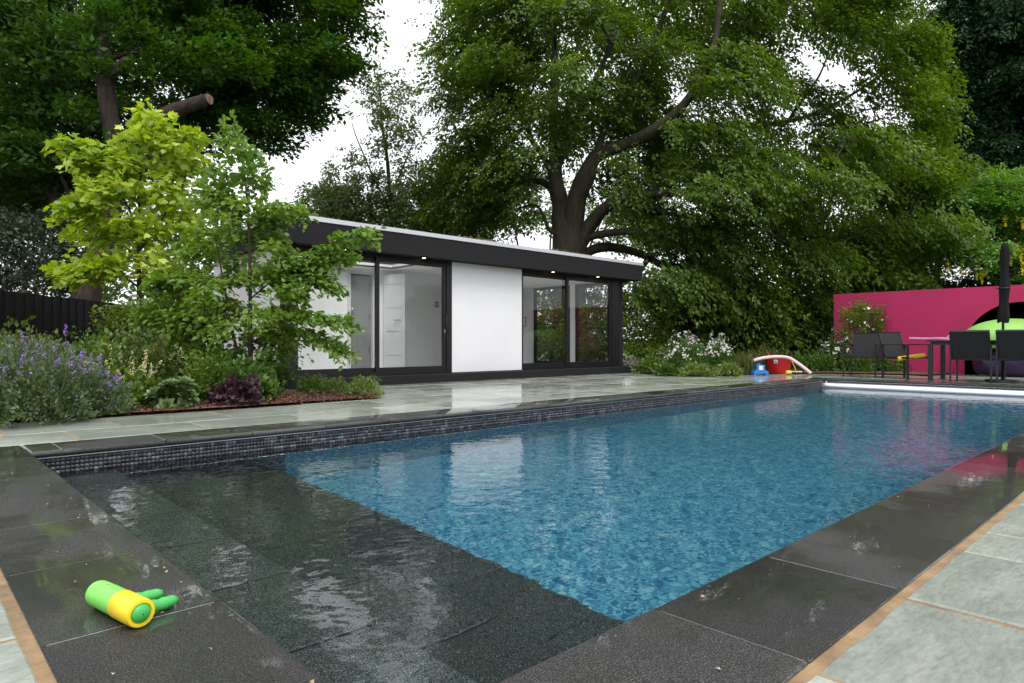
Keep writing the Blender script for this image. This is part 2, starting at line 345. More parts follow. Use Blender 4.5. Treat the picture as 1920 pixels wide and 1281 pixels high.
M = {}
M['granite'] = granite(); M['stepstone'] = granite('depth_dimmed_granite', 1.5, .9, 1.1); M['step_shallow_lit'] = granite('shallow_lit_granite', 2.1, .9, 1.1); M['stone'] = sandstone(); M['water'] = watermat(); M['glass'] = paneglass()  # light lost with water depth is put into the step colours, top one paler
M['mortar'] = simple('buff_mortar', (.25, .165, .085), .85, var=.55, vscale=7, bump=.5, bscale=120)
M['grout'] = simple('pale_grout', (.30, .30, .32), .8, var=.3, vscale=30)
M['grass'] = simple('lawn', (.06, .11, .025), .9, var=.35, vscale=1.5, bump=.6, bscale=40)
M['mulch'] = mulchmat('bark_mulch', [(.03, .012, .008), (.10, .035, .020), (.17, .065, .035), (.25, .13, .08)])
M['chips'] = islandmat('bark_chips', [(.035, .014, .01), (.12, .04, .022), (.18, .07, .04), (.30, .17, .11)])
M['bluefloor'] = mosaic('blue_mosaic', [(.05, (.020, .095, .20)), (.30, (.055, .21, .34)), (.58, (.095, .32, .43)), (.86, (.22, .46, .53)), (1.0, (.42, .50, .36))], 48.0, (.1, .2, .3))
M['greytile'] = islandmat('grey_mosaic', [(.010, .0105, .015), (.018, .019, .026), (.028, .029, .038), (.040, .042, .053), (.055, .058, .072), (.13, .14, .165)], .3)
M['darkmosaic'] = mosaic('dark_mosaic', [(0.1, (.015, .018, .03)), (.6, (.05, .055, .08)), (1, (.13, .14, .18))], 40.0, (.1, .1, .1))
M['tilegrout'] = simple('tile_grout', (.014, .014, .018), .8)
M['charcoal'] = simple('charcoal_render', (.0125, .0115, .0135), .8, spec=.25, var=.15, vscale=3, bump=.35, bscale=260)
M['frame'] = simple('dark_frame', (.009, .0085, .0095), .45, spec=.3)
M['flashing'] = simple('zinc_flashing', (.52, .53, .56), .38, metal=.55, var=.08, vscale=2)
M['white'] = simple('white_render', (.73, .72, .75), .8, var=.05, vscale=1.1, bump=.05, bscale=200)
M['inner'] = simple('white_paint', (.84, .84, .83), .6, var=.02, vscale=1.0)
M['innerdoor'] = simple('satin_door', (.66, .66, .67), .4)
M['steel'] = simple('brushed_steel', (.35, .35, .36), .35, metal=.9)
M['pink'] = simple('magenta_render', (.43, .019, .100), .8, var=.20, vscale=.9, bump=.4, bscale=180)
M['roller'] = simple('aluminium_roller', (.80, .82, .86), .28, metal=.75)
M['black'] = simple('black_paint', (.012, .012, .013), .45)
M['mesh'] = simple('textilene', (.018, .0175, .019), .6, spec=.3, var=.12, vscale=30, bump=.4, bscale=700)
M['fence'] = simple('black_stain', (.0045, .0042, .0046), .7, spec=.2, var=.35, vscale=5, bump=.4, bscale=40)
M['bark'] = barkmat('beech_bark', (.016, .013, .008), (.062, .052, .030))
M['barkoak'] = barkmat('oak_bark', (.010, .007, .005), (.070, .045, .030), 9)
M['barkthin'] = barkmat('stem_bark', (.045, .032, .022), (.11, .085, .06), 20)

# ------------------------------------------------------------------ ground, pool, paving
PX0, PX1, PY0, PY1 = 0.646, 12.95, 0.98, 4.98      # inner edges of the coping
CW = 0.40                                          # coping width
WATER_Z = -0.155
def sheet_with_hole(name, xs, ys, z, mat, kind='structure'):
    b = MB()
    for i in range(3):
        for j in range(3):
            if i == 1 and j == 1: continue
            b.quad((xs[i], ys[j], z), (xs[i+1], ys[j], z), (xs[i+1], ys[j+1], z), (xs[i], ys[j+1], z))
    return tag(b.build(name, mat), kind=kind)
g = sheet_with_hole('ground', (-300, PX0 - .25, PX1 + .2, 300), (-300, PY0 - .25, PY1 + .25, 300), -0.045, M['grass'])
tag(g, 'lawn and bare earth round the garden', kind='structure')
patio = empty('patio', (0, 0, 0), label='wet grey green sandstone paving around the swimming pool', kind='structure')
mb = MB()
xs, ys = (-3.2, PX0 - .2, PX1 + .2, 16.9), (-2.6, PY0 - .2, PY1 + .2, 9.12)
for i in range(3):
    for j in range(3):
        if not (i == 1 and j == 1): mb.quad((xs[i], ys[j], -.0045), (xs[i+1], ys[j], -.0045), (xs[i+1], ys[j+1], -.0045), (xs[i], ys[j+1], -.0045))
mb.build('mortar_bed', M['mortar'], patio)

slab_cache = {}
def slab(x0, x1, y0, y1):
    key = (round(x1-x0, 2), round(y1-y0, 2))
    if key not in slab_cache:
        a, c = (x1-x0)/2, (y1-y0)/2; n = 5; pts = []
        def edge(p, q, m):
            for t in range(m):
                s = t/m; j = (rng.random()-.5)*.008 if t else 0
                d = np.array(q)-np.array(p); nn = np.array((-d[1], d[0]))/np.linalg.norm(d); e = np.array(p)+d*s+nn*j
                pts.append((e[0], e[1]))
        edge((-a, -c), (a, -c), n); edge((a, -c), (a, c), n); edge((a, c), (-a, c), n); edge((-a, c), (-a, -c), n)
        k = len(pts); V = [(x, y, 0) for x, y in pts]; V2 = [(x*(1-.006/a), y*(1-.006/c), .0) for x, y in pts]
        V = [(x, y, -.03) for x, y in pts] + [(x, y, -.005) for x, y in pts] + V2
        F = [(i, (i+1) % k, k+(i+1) % k, k+i) for i in range(k)] + [(k+i, k+(i+1) % k, 2*k+(i+1) % k, 2*k+i) for i in range(k)] + [tuple(range(2*k, 3*k))]
        slab_cache[key] = MB().add(V, F).mesh('paving_slab')
    o = link('paving_slab', slab_cache[key], M['stone'], patio)
    o.location = ((x0+x1)/2, (y0+y1)/2, (rng.random()-.5)*.003); o.rotation_euler = ((rng.random()-.5)*.003, (rng.random()-.5)*.003, 0)
def bed_hit(x, y):                      # planted ground, no slabs wanted there
    return (x < 3.9 and y > 7.3) or (y > 4.6 and x + y > 21.0) or (x > 15.8 and y > 3.9)
J = 0.018
def course(y0, y1, x0, x1, cuts=None, lens=(.6, .9, .9, .6, .75, .9)):
    x = x0; k = 0
    cuts = cuts or []
    edges = [x0] + [c for c in cuts if x0 < c < x1]
    x = edges[-1]
    while x < x1 - .25:
        x += lens[int(rng.integers(len(lens)))]
        edges.append(min(x, x1) if x < x1 - .3 else x1)
        if edges[-1] >= x1: break
    for a, b in zip(edges, edges[1:]):
        if b - a > .08 and not bed_hit((a+b)/2, (y0+y1)/2): slab(a + J/2, b - J/2, y0 + J/2, y1 - J/2)
# house side of the pool
course(PY1 + CW + .01, 6.00, -2.8, 16.8, [-1.7, -.8, .05, .98, 1.86, 2.75])
course(6.00, 6.85, -2.8, 16.8, [-2.0, -1.1, -.2, .62, 1.38, 2.30, 3.15])
course(6.85, 7.45, 3.3, 16.8); course(7.45, 8.05, 3.9, 13.6); course(8.05, 8.65, 3.9, 13.0); course(8.65, 9.12, 3.9, 12.9)
# far end, chairs and table
YF = [PY1 + CW + .01]
for hgt in (.6, .9, .6, .6, .9, .6, .6, .9, .6):
    y1 = YF[-1]; y0 = y1 - hgt; course(y0, y1, PX1 + CW + .01, 16.8); YF.append(y0)
# near side of the pool (right of the picture)
cutsn = [.25, .80, 1.376, 1.947, 2.52, 2.83, 3.42, 4.02, 4.62, 5.25]
course(-.33, PY0 - CW - .020, .25, 13.3, cutsn); course(-.95, -.33, -2.8, 13.3); course(-1.85, -.95, -2.8, 13.3)
# near end (left of the picture)
for a, b in ((-.33, .62), (.62, 1.24), (1.24, 1.87), (1.87, 2.75), (2.75, 3.35), (3.35, 4.2), (4.2, 5.38)):
    slab(-.42 + J/2, .225 - J/2, a + J/2, b - J/2); slab(-1.3 + J/2, -.42 - J/2, a + J/2, b - J/2)

# pool shell
pool = empty('swimming_pool', (PX0, PY0, 0), label='long rectangular swimming pool with dark coping and blue mosaic floor', kind='structure')
def pool_part(mb, name, mat, **k):
    o = mb.build(name, mat, pool, **k); o.location = (-PX0, -PY0, 0); return o
FLOOR_Z = WATER_Z - 1.25
wx0, wx1, wy0, wy1 = PX0 - .03, PX1 - .35, PY0 - .03, PY1 + .03
pool_part(MB().quad((wx0, wy0, FLOOR_Z), (wx1, wy0, FLOOR_Z), (wx1, wy1, FLOOR_Z), (wx0, wy1, FLOOR_Z)), 'pool_floor', M['bluefloor'])
b = MB(); zt = -.043; zm = -.42
b.quad((wx0, wy1, FLOOR_Z), (wx1, wy1, FLOOR_Z), (wx1, wy1, zm), (wx0, wy1, zm))
b.quad((wx0, wy0, FLOOR_Z), (wx1, wy0, FLOOR_Z), (wx1, wy0, zt), (wx0, wy0, zt))
b.quad((wx1, wy0, FLOOR_Z), (wx1, wy1, FLOOR_Z), (wx1, wy1, zm+.14), (wx1, wy0, zm+.14))
b.quad((wx0, wy0, FLOOR_Z), (wx0, wy1, FLOOR_Z), (wx0, wy1, zt), (wx0, wy0, zt))
pool_part(b, 'pool_wall', M['bluefloor'])
pool_part(MB().quad((wx0, wy1 - .003, FLOOR_Z), (2.28, wy1 - .003, FLOOR_Z), (2.28, wy1 - .003, zm - .002), (wx0, wy1 - .003, zm - .002)), 'step_side', M['darkmosaic'])
pool_part(MB().box((wx0, wy1 + .004, zm), (PX1, wy1 + .08, zt)), 'tile_backing', M['tilegrout'])
# waterline mosaic: real little tiles
ts = .0262; tiles = []
nx = int((wx1 + .30 - wx0) / ts); nz = int((zt - .012 - zm) / ts)
P = np.array([(wx0 + (i+.5)*ts, wy1 + .004, zt - .012 - (j+.5)*ts) for i in range(nx) for j in range(nz)])
hs_ = ts/2 - .0012
TT = (np.array([(-hs_,0,-hs_),(hs_,0,-hs_),(hs_,0,hs_),(-hs_,0,hs_),(-hs_+.001,-.004,-hs_+.001),(hs_-.001,-.004,-hs_+.001),(hs_-.001,-.004,hs_-.001),(-hs_+.001,-.004,hs_-.001)]),
      [(4,5,6,7),(0,1,5,4),(1,2,6,5),(2,3,7,6),(3,0,4,7)])
# skimmer mouth is left free of tiles
SK0, SK1 = 11.55, 11.95
keep = ~((P[:, 0] > SK0) & (P[:, 0] < SK1) & (P[:, 2] > -.22) & (P[:, 2] < -.09))
P = P[keep]; V = P[:, None, :] + TT[0][None]; n = len(P)
lo = np.concatenate([np.array(f) for f in TT[1]])
me = np_mesh('mosaic_tiles', [(V.reshape(-1, 3), (lo[None] + (np.arange(n)*8)[:, None]).ravel(), np.tile([4]*5, n))])
o = link('mosaic_band', me, M['greytile'], pool); o.location = (-PX0, -PY0, 0); tag(o, kind='stuff')
pool_part(MB().box((SK0, wy1 + .001, -.25), (SK1, wy1 + .012, -.10)), 'skimmer_mouth', M['black'])
pool_part(MB().box((wx0, wy1 - .012, zt - .006), (wx1 + .3, wy1 + .02, zt - .001)), 'liner_track', M['flashing'])
pool_part(MB().box((wx0, wy1 - .006, zt - .012), (wx1 + .3, wy1 + .02, zt - .0075)), 'liner_track', M['tilegrout'])
# steps at the near end, dark granite treads with pale joints
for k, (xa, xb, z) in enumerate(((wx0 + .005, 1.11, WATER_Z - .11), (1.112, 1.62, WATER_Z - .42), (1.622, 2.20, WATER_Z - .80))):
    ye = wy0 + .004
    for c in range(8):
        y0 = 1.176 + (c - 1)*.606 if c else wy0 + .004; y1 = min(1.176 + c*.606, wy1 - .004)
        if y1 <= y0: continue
        pool_part(MB().box((xa, y0 + .003, FLOOR_Z), (xb, y1 - .003, z)), 'step_tread', M['step_shallow_lit' if k == 0 else 'stepstone'], bevel=.008)
    pool_part(MB().box((xa + .01, wy0 + .01, FLOOR_Z), (xb - .004, wy1 - .01, z - .002)), 'step_grout', M['tilegrout'])
# trench for the cover roller
b = MB(); b.quad((wx1, wy0, -.30), (PX1 + .02, wy0, -.30), (PX1 + .02, wy1, -.30), (wx1, wy1, -.30))
b.quad((PX1 + .02, wy0, -.30), (PX1 + .02, wy1, -.30), (PX1 + .02, wy1, zt), (PX1 + .02, wy0, zt))
pool_part(b, 'cover_trench', M['darkmosaic'])
b = MB()
for k in range(80):
    y = PY0 + .02 + k*.05
    b.box((PX1 + .003, y, -.036), (PX1 + .018, y + .032, -.006))
o = pool_part(b, 'grille_strip', M['black']); tag(o, kind='stuff')
# the coping: bullnosed slabs, one by one
def cope_profile():
    r = .021; p = [(CW, -.042), (CW, -.002), (CW - .002, 0)]
    for k in range(9):
        a = PI/2 + PI*k/8; p.append((r + r*math.cos(a), -r + r*math.sin(a)))
    return p
prof = cope_profile(); cope_cache = {}
def cope(kind, a, b_, base):
    L_ = round(b_ - a - .006, 3); key = (kind, L_)
    if key not in cope_cache:
        m_ = MB()
        ax = {'N': ((0, 1, 0), (1, 0, 0)), 'S': ((0, -1, 0), (1, 0, 0)), 'W': ((-1, 0, 0), (0, 1, 0)), 'E': ((1, 0, 0), (0, 1, 0))}[kind]
        m_.extrude(prof, (0, 0, 0), ax[0], (0, 0, 1), ax[1], L_); cope_cache[key] = m_.mesh('coping_stone')
        cope_cache[key].shade_smooth(); cope_cache[key].set_sharp_from_angle(angle=math.radians(35))
    o = link('coping_stone', cope_cache[key], M['granite'], pool)
    loc = {'N': (a + .003, base, 0), 'S': (a + .003, base, 0), 'W': (base, a + .003, 0), 'E': (base, a + .003, 0)}[kind]
    o.location = (loc[0] - PX0, loc[1] - PY0, (rng.random()-.5)*.0015)
def edges(lo, hi, phase, step):
    e = [lo]; k = math.ceil((lo - phase)/step + .15)
    while phase + k*step < hi - .1: e.append(phase + k*step); k += 1
    return e + [hi]
E1 = edges(PX0 + .002, PX1 - .002, .805, .603)
for a, c in zip(E1, E1[1:]): cope('N', a, c, PY1); cope('S', a, c, PY0)
E2 = edges(PY0 - CW, PY1 + CW, 1.776, .606)
for a, c in zip(E2, E2[1:]): cope('W', a, c, PX0); cope('E', a, c, PX1)
b = MB()
for (x0, y0, x1, y1) in ((PX0 - CW + .01, PY0 - CW + .01, PX0 - .03, PY1 + CW - .01), (PX1 + .03, PY0 - CW + .01, PX1 + CW - .01, PY1 + CW - .01),
                         (PX0, PY1 + .03, PX1, PY1 + CW - .01), (PX0, PY0 - CW + .01, PX1, PY0 - .03)):
    b.box((x0, y0, -.035), (x1, y1, -.0015))
pool_part(b, 'coping_grout', M['grout'])
# water
b = MB(); b.quad((wx0, wy0, WATER_Z), (PX1 + .01, wy0, WATER_Z), (PX1 + .01, wy1, WATER_Z), (wx0, wy1, WATER_Z))
tag(b.build('water', M['water']), 'clear rippled water filling the swimming pool', kind='structure')

# roller of the pool cover
ro = empty('pool_cover_roller', (PX1 - .17, (PY0+PY1)/2, -.128), label='silver tube roller lying across the far end of the pool', cat='roller')
yl = (PY1 - PY0)/2
smooth_by_angle(MB().tube([(0, -yl - .02, 0), (0, yl + .02, 0)], .066, 28).build('tube', M['roller'], ro))
for s in (-1, 1):
    MB().tube([(0, s*(yl + .02), 0), (0, s*(yl + .05), 0)], .028, 14).build('axle', M['steel'], ro)
    MB().box((-.06, s*(yl + .035) - .008, -.13), (.06, s*(yl + .035) + .008, .07)).build('end_bracket', M['steel'], ro, bevel=.004)

# ------------------------------------------------------------------ pool house
HX0, HX1, HYF, HYG, HYB = 4.16, 12.80, 9.10, 9.45, 12.30
ZP, ZS, ZR = .14, 2.13, 2.53
H = empty('pool_house', (HX0, HYF, 0), label='low white and charcoal garden room with sliding glass doors and flat planted roof', cat='building')
def hp(mb, name, mat, parent=None, bevel=0.0):
    o = mb.build(name, mat, parent or H, bevel=bevel)
    if parent is None: o.location = (-HX0, -HYF, 0)
    return o
hp(MB().box((HX0 + .05, HYF, -.02), (HX1 - .02, HYB, ZP)), 'plinth', M['charcoal'], bevel=.006)
hp(MB().box((HX0, HYF, ZS), (HX1, HYF + .06, ZR - .055)), 'fascia', M['charcoal'], bevel=.004)
hp(MB().box((HX0, HYF + .062, ZS), (HX0 + .06, HYB + .1, ZR - .055)), 'fascia', M['charcoal'], bevel=.004)
hp(MB().box((HX1 - .06, HYF + .062, ZS), (HX1, HYB + .1, ZR - .055)), 'fascia', M['charcoal'], bevel=.004)
hp(MB().box((HX0 + .062, HYF + .062, ZS + .012), (HX1 - .062, HYG + .05, ZS + .05)), 'soffit', M['charcoal'])
b = MB(); b.box((HX0 - .014, HYF - .014, ZR - .055), (HX1 + .014, HYF + .10, ZR + .015)); b.box((HX0 - .014, HYF + .10, ZR - .055), (HX0 + .10, HYB + .12, ZR + .015))
b.box((HX1 - .10, HYF + .10, ZR - .055), (HX1 + .014, HYB + .12, ZR + .015))
hp(b, 'roof_flashing', M['flashing'], bevel=.004)
RLX0, RLX1, RLY0, RLY1 = 4.8, 7.1, 9.85, 10.9        # rooflight over the left hand room, unseen, put in to bring daylight indoors
def around(name, x0, x1, y0, y1, z0, z1, mat):
    b = MB(); b.box((x0, y0, z0), (RLX0, y1, z1)); b.box((RLX1, y0, z0), (x1, y1, z1)); b.box((RLX0, y0, z0), (RLX1, RLY0, z1)); b.box((RLX0, RLY1, z0), (RLX1, y1, z1)); return hp(b, name, mat)
roof = around('roof', HX0 + .10, HX1 - .10, HYF + .102, HYB + .1, ZS + .06, ZR + .005, M['mulch'])
b = MB()
for (xa, ya), (xb, yb) in (((RLX0, RLY0), (RLX1, RLY0)), ((RLX1, RLY0), (RLX1, RLY1)), ((RLX1, RLY1), (RLX0, RLY1)), ((RLX0, RLY1), (RLX0, RLY0))):
    b.quad((xa, ya, ZS - .02), (xb, yb, ZS - .02), (xb, yb, ZR + .02), (xa, ya, ZR + .02))
rl = hp(b, 'added_rooflight', M['inner']); MB().quad((RLX0, RLY0, ZR + .018), (RLX1, RLY0, ZR + .018), (RLX1, RLY1, ZR + .018), (RLX0, RLY1, ZR + .018)).build('pane', M['glass'], rl)
n = 14000
P = np.c_[rng.uniform(HX0 + .12, HX1 - .12, n), HYF + .11 + (HYB - HYF)*rng.random(n)**1.6, np.full(n, ZR)]; P = P[~((P[:, 0] > RLX0) & (P[:, 0] < RLX1) & (P[:, 1] > RLY0) & (P[:, 1] < RLY1))]; n = len(P)
pat = .5 + .5*np.sin(P[:, 0]*1.9 + 1.2*np.sin(P[:, 0]*.7)); L_ = .022 + .07*pat*rng.random(n)
D = np.c_[rng.normal(size=(n, 2))*.5, np.ones(n)]
M['sedum'] = leafmat('roof_sedum', (.05, .06, .018), (.14, .13, .04), (.22, .17, .07), .15)
P[:, 2] += .03*pat*rng.random(n)
o = link('sedum_leaves', np_mesh('sedum', [scatter_arrays(T_rhomb(.6), P, D, rnd_unit(n), L_)]), M['sedum'], H); o.location = (-HX0, -HYF, 0); tag(o, kind='stuff')
# walls
XW0, XP0, XP1, XR = 4.26, 7.405, 9.165, 12.30
hp(MB().box((XW0, HYG + .10, ZP), (XW0 + .16, HYB, ZS + .06)), 'side_wall', M['white'])
hp(MB().box((XW0 + .162, HYB - .16, ZP), (XR, HYB, ZS + .06)), 'back_wall', M['white'])
hp(MB().box((XP0, HYG - .045, ZP + .005), (XP1, HYG + .10, ZS + .01)), 'wall_panel', M['white'], bevel=.004)
hp(MB().box((XW0 + .162, HYG + .06, ZP), (XR, HYB - .162, ZP + .015)), 'room_floor', M['inner'])
around('room_ceiling', XW0 + .162, XR - .06, HYG + .13, HYB - .162, ZS - .02, ZS + .01, M['inner'])
hp(MB().box((XP1 - .12, HYG + .102, ZP + .015), (XP1, HYB - .163, ZS - .021)), 'partition_wall', M['inner'])
# inner wall of the left hand room with its doorway
YI = 11.15
dx0, dx1 = on_y(656, YI), on_y(699, YI)
hp(MB().box((XW0 + .163, YI, ZP + .015), (dx0, YI + .1, ZS - .021)), 'inner_wall', M['inner'])
hp(MB().box((dx1, YI, ZP + .015), (XP1 - .121, YI + .1, ZS - .021)), 'inner_wall', M['inner'])
hp(MB().box((dx0, YI, ZP + 1.86), (dx1, YI + .1, ZS - .021)), 'inner_wall', M['inner'])
b = MB(); b.box((dx0 - .06, YI - .018, ZP + .016), (dx0 + .012, YI - .001, ZP + 1.90)); b.box((dx1 - .012, YI - .018, ZP + .016), (dx1 + .06, YI - .001, ZP + 1.90)); b.box((dx0 + .012, YI - .018, ZP + 1.85), (dx1 - .012, YI - .001, ZP + 1.90))
hp(b, 'door_casing', M['innerdoor'], bevel=.004)
# projecting wall at the far left of the room
hp(MB().box((XW0 + .164, YI - .35, ZP + .016), (on_y(604, YI - .35), YI - .001, ZS - .022)), 'inner_wall', M['inner'])
# white door standing ajar in front of that wall
xa, ya = on_y(719, YI - .02), YI - .03; xb, yb = on_y(760, YI - .45), YI - .45
dl = math.hypot(xb - xa, yb - ya); u = np.array([(xb - xa)/dl, (yb - ya)/dl, 0]); w = np.array([-u[1], u[0], 0])
leaf = hp(MB().obox(np.array([(xa+xb)/2, (ya+yb)/2, ZP + .03 + .92]), u*dl/2, w*.02, np.array([0, 0, .92])), 'door', M['innerdoor'], bevel=.004)
for k in range(4):
    MB().obox(np.array([(xa+xb)/2, (ya+yb)/2, ZP + .30 + .46*k]), u*dl*.36, w*.0225, np.array([0, 0, .004])).build('panel_groove', M['steel'], leaf)
c = np.array([xb, yb, ZP + .98]) - u*.09 - w*.0
MB().tube([c - w*.02, c - w*.065, c - w*.065 - u*.12], .010, 8).build('lever_handle', M['steel'], leaf)
for px, py in ((820, 571), (661, 579)):
    p = (on_y(px, YI - .02), YI - .012, EYE + (HOR - py)/FOC*(YI/ray(px)[1]))
    sw = hp(MB().box((p[0] - .045, p[1], p[2] - .06), (p[0] + .045, YI - .0005, p[2] + .06)), 'switch_plate', M['steel'], bevel=.003)
    MB().box((p[0] - .014, p[1] - .006, p[2] - .02), (p[0] + .014, p[1] - .0005, p[2] + .02)).build('rocker', M['inner'], sw)
# dark door standing in the doorway, with hinges
b = MB().box((dx0 + .015, YI + .06, ZP + .02), (dx1 - .015, YI + .09, ZP + 1.84))
dd = hp(b, 'door', simple('grey_door', (.22, .22, .225), .5), bevel=.003)
for z in (.35, 1.0, 1.62): MB().box((dx1 - .05, YI + .045, ZP + z), (dx1 - .03, YI + .0595, ZP + z + .1)).build('hinge', M['steel'], dd)
# right hand room: glazed end wall with a white post
def frame_set(x0, x1, y, z0, z1, fw, depth, name='door_frame', along='x'):
    """frame of four bars round an opening, with its pane"""
    b = MB()
    def bx(a, c, e, g):
        if along == 'x': b.box((a, y, e), (c, y + depth, g))
        else: b.box((y, a, e), (y + depth, c, g))
    bx(x0, x0 + fw, z0, z1); bx(x1 - fw, x1, z0, z1); bx(x0 + fw, x1 - fw, z0, z0 + fw); bx(x0 + fw, x1 - fw, z1 - fw, z1)
    fr = hp(b, name, M['frame'], bevel=.003)
    g_ = MB(); yy = y + depth*.5
    if along == 'x': g_.quad((x0 + fw, yy, z0 + fw), (x1 - fw, yy, z0 + fw), (x1 - fw, yy, z1 - fw), (x0 + fw, yy, z1 - fw))
    else: g_.quad((yy, x0 + fw, z0 + fw), (yy, x1 - fw, z0 + fw), (yy, x1 - fw, z1 - fw), (yy, x0 + fw, z1 - fw))
    g_.build('pane', M['glass'], fr)
    return fr
frame_set(HYG + .16, 10.70, XR - .05, ZP + .016, ZS - .022, .07, .05, along='y')
hp(MB().box((XR - .06, 10.702, ZP + .016), (XR + .02, 10.86, ZS - .022)), 'corner_post', M['inner'])
frame_set(10.862, HYB - .17, XR - .05, ZP + .016, ZS - .022, .07, .05, along='y')
# sliding doors in the front
def front(xa, xg0, xm0, xm1, xg1, xb):
    z0, z1 = ZP + .004, ZS + .012
    b = MB(); b.box((xa, HYG - .05, z0), (xb, HYG + .09, z0 + .055)); b.box((xa, HYG - .05, z1 - .05), (xb, HYG + .09, z1))
    b.box((xa, HYG - .05, z0 + .055), (xg0 - .07, HYG + .09, z1 - .05)); b.box((xg1 + .07, HYG - .05, z0 + .055), (xb, HYG + .09, z1 - .05))
    hp(b, 'outer_frame', M['frame'], bevel=.003)
    f1 = frame_set(xg0 - .068, xm1 - .002, HYG + .015, z0 + .057, z1 - .052, .068, .045, 'sliding_door')
    f2 = frame_set(xm0 + .002, xg1 + .068, HYG - .035, z0 + .057, z1 - .052, .068, .045, 'sliding_door')
    return f1, f2
fa, fb = front(XW0 + .001, 4.51, 5.83, 5.93, 7.21, XP0 - .003)
fc, fd = front(XP1 + .003, 9.26, 10.50, 10.64, 11.97, 12.298)
def pull(parent, x, z):
    MB().tube([(x, HYG - .036, z - .09), (x, HYG - .085, z - .09), (x, HYG - .085, z + .09), (x, HYG - .036, z + .09)], .011, 8).build('pull_handle', M['black'], parent)
pull(fb, 7.245, 1.10); pull(fc, 9.235, 1.10)
MB().box((7.235, HYG - .045, .86), (7.255, HYG - .0355, .92)).build('lock', M['steel'], fb)
hp(MB().box((XR + .003, HYG - .05, ZP), (XR + .14, HYG + .14, ZS + .011)), 'corner_post', M['charcoal'], bevel=.003)
# soffit lights, lit
M['lamp'] = lampmat('warm_lamp', (1.0, .72, .42), 7.0)
for px in (650, 795, 1037, 1121):
    x = on_y(px, HYF + .20); dlt = hp(MB().lathe([(.020, 0), (.043, -.004), (.045, .012)], (x, HYF + .20, ZS + .010), 20), 'downlight', M['steel'])
    MB().lathe([(.0005, -.002), (.030, -.003), (.031, .004)], (x, HYF + .20, ZS + .008), 16).build('bulb', M['lamp'], dlt)

# ------------------------------------------------------------------ magenta wall with arch
WX = 17.0
yl0, yl1, zt_ = 0.9, 6.40, 1.88
yc, rr_, zsp = 2.70, .97, .56
b = MB(); ts_ = [PI*k/28 for k in range(29)]
arc = [(yc + rr_*math.cos(t), zsp + rr_*math.sin(t)) for t in ts_]       # from low-Y.. to ..
outer = [(yl1, -.1), (yl1, zt_), (yl0, zt_), (yl0, -.1), (yc - rr_, -.1)] + arc[::-1] + [(yc + rr_, -.1)]
k = len(outer)
me = bpy.data.meshes.new('garden_wall'); bm = bmesh.new()
v0 = [bm.verts.new((0, y, z)) for y, z in outer]; v1 = [bm.verts.new((.24, y, z)) for y, z in outer]
f0 = bm.faces.new(v0); f1 = bm.faces.new(v1[::-1])
for i in range(k): bm.faces.new((v0[i], v1[i], v1[(i+1) % k], v0[(i+1) % k]))
bmesh.ops.triangulate(bm, faces=[f0, f1]); bmesh.ops.recalc_face_normals(bm, faces=bm.faces); bm.to_mesh(me); bm.free()
o = link('garden_wall', me, M['pink']); o.location = (WX, 0, 0)
tag(o, 'freestanding magenta rendered wall with a round arch behind the garden chairs', 'wall')

# black board fence
fx0, fy0, fx1, fy1 = -3.2, 7.55, 5.2, 17.95
fl_ = math.hypot(fx1-fx0, fy1-fy0); fang = math.atan2(fy1-fy0, fx1-fx0)
FE = empty('board_fence', (fx0, fy0, 0), fang, 'black stained vertical board fence behind the flower bed', 'fence')
bw = .125; nb = int(fl_/bw); fm = []
for v_ in range(4):
    hh = 1.50 + .006*v_; m_ = MB().box((0, -.009, .03), (bw - .004, .009, hh)).mesh('fence_board'); fm.append(m_)
for k in range(nb):
    o = link('board', fm[int(rng.integers(4))], M['fence'], FE); o.location = (k*bw, .012*(k % 2), 0)
for k in range(int(fl_/1.8)+1): MB().box((k*1.8 - .05, .035, 0), (k*1.8 + .05, .12, 1.46)).build('post', M['fence'], FE)
for z in (.35, 1.2): MB().box((0, .034, z), (fl_, .072, z + .09)).build('rail', M['fence'], FE)

# ------------------------------------------------------------------ planted beds
def bed(name, poly, label, h=.03, chips=2500):
    """a mulch surface, slightly domed, with loose chips"""
    me = bpy.data.meshes.new(name); bm = bmesh.new()
    vs_ = [bm.verts.new((x, y, .004)) for x, y in poly]; f = bm.faces.new(vs_)
    r = bmesh.ops.inset_region(bm, faces=[f], thickness=.18, depth=0.0)
    inner = set(v for v in f.verts)
    for v in inner: v.co.z = h
    bmesh.ops.triangulate(bm, faces=bm.faces); bmesh.ops.recalc_face_normals(bm, faces=bm.faces); bm.to_mesh(me); bm.free()
    o = link(name, me, M['mulch']); tag(o, label, kind='structure'); return o
bed('flower_bed', [(-4, 6.86), (1.2, 6.90), (2.6, 6.82), (4.38, 6.92), (4.42, 7.6), (4.06, 8.2), (4.06, 19.5), (-9, 19.5), (-9, 6.86)], 'bark mulched flower bed between paving and black fence')
bed('border_bed', [(12.9, 9.3), (11.95, 8.35), (12.7, 7.75), (14.9, 5.9), (15.35, 4.9), (15.5, 3.95), (16.98, 3.9), (16.98, 6.6), (22, 9), (22, 20), (12.9, 20)], 'planted border beside the pool house and magenta wall')
n = 5200
P = np.c_[rng.uniform(.4, 4.35, n), 6.88 + .75*rng.random(n)**1.4, np.zeros(n)]; P[:, 2] = .018 + .035*np.clip((P[:, 1]-6.9)/.2, 0, 1) + .01*rng.random(n)
D = np.c_[rng.normal(size=(n, 2)), rng.normal(size=n)*.25]; NN = np.c_[rng.normal(size=(n, 2))*.5, np.ones(n)]
o = link('bark_chips', np_mesh('chips', [scatter_arrays(T_rhomb(.5, .15), P, D, NN, rng.uniform(.012, .045, n))]), M['chips']); tag(o, 'loose bark chips strewn over the flower bed edge', kind='stuff')

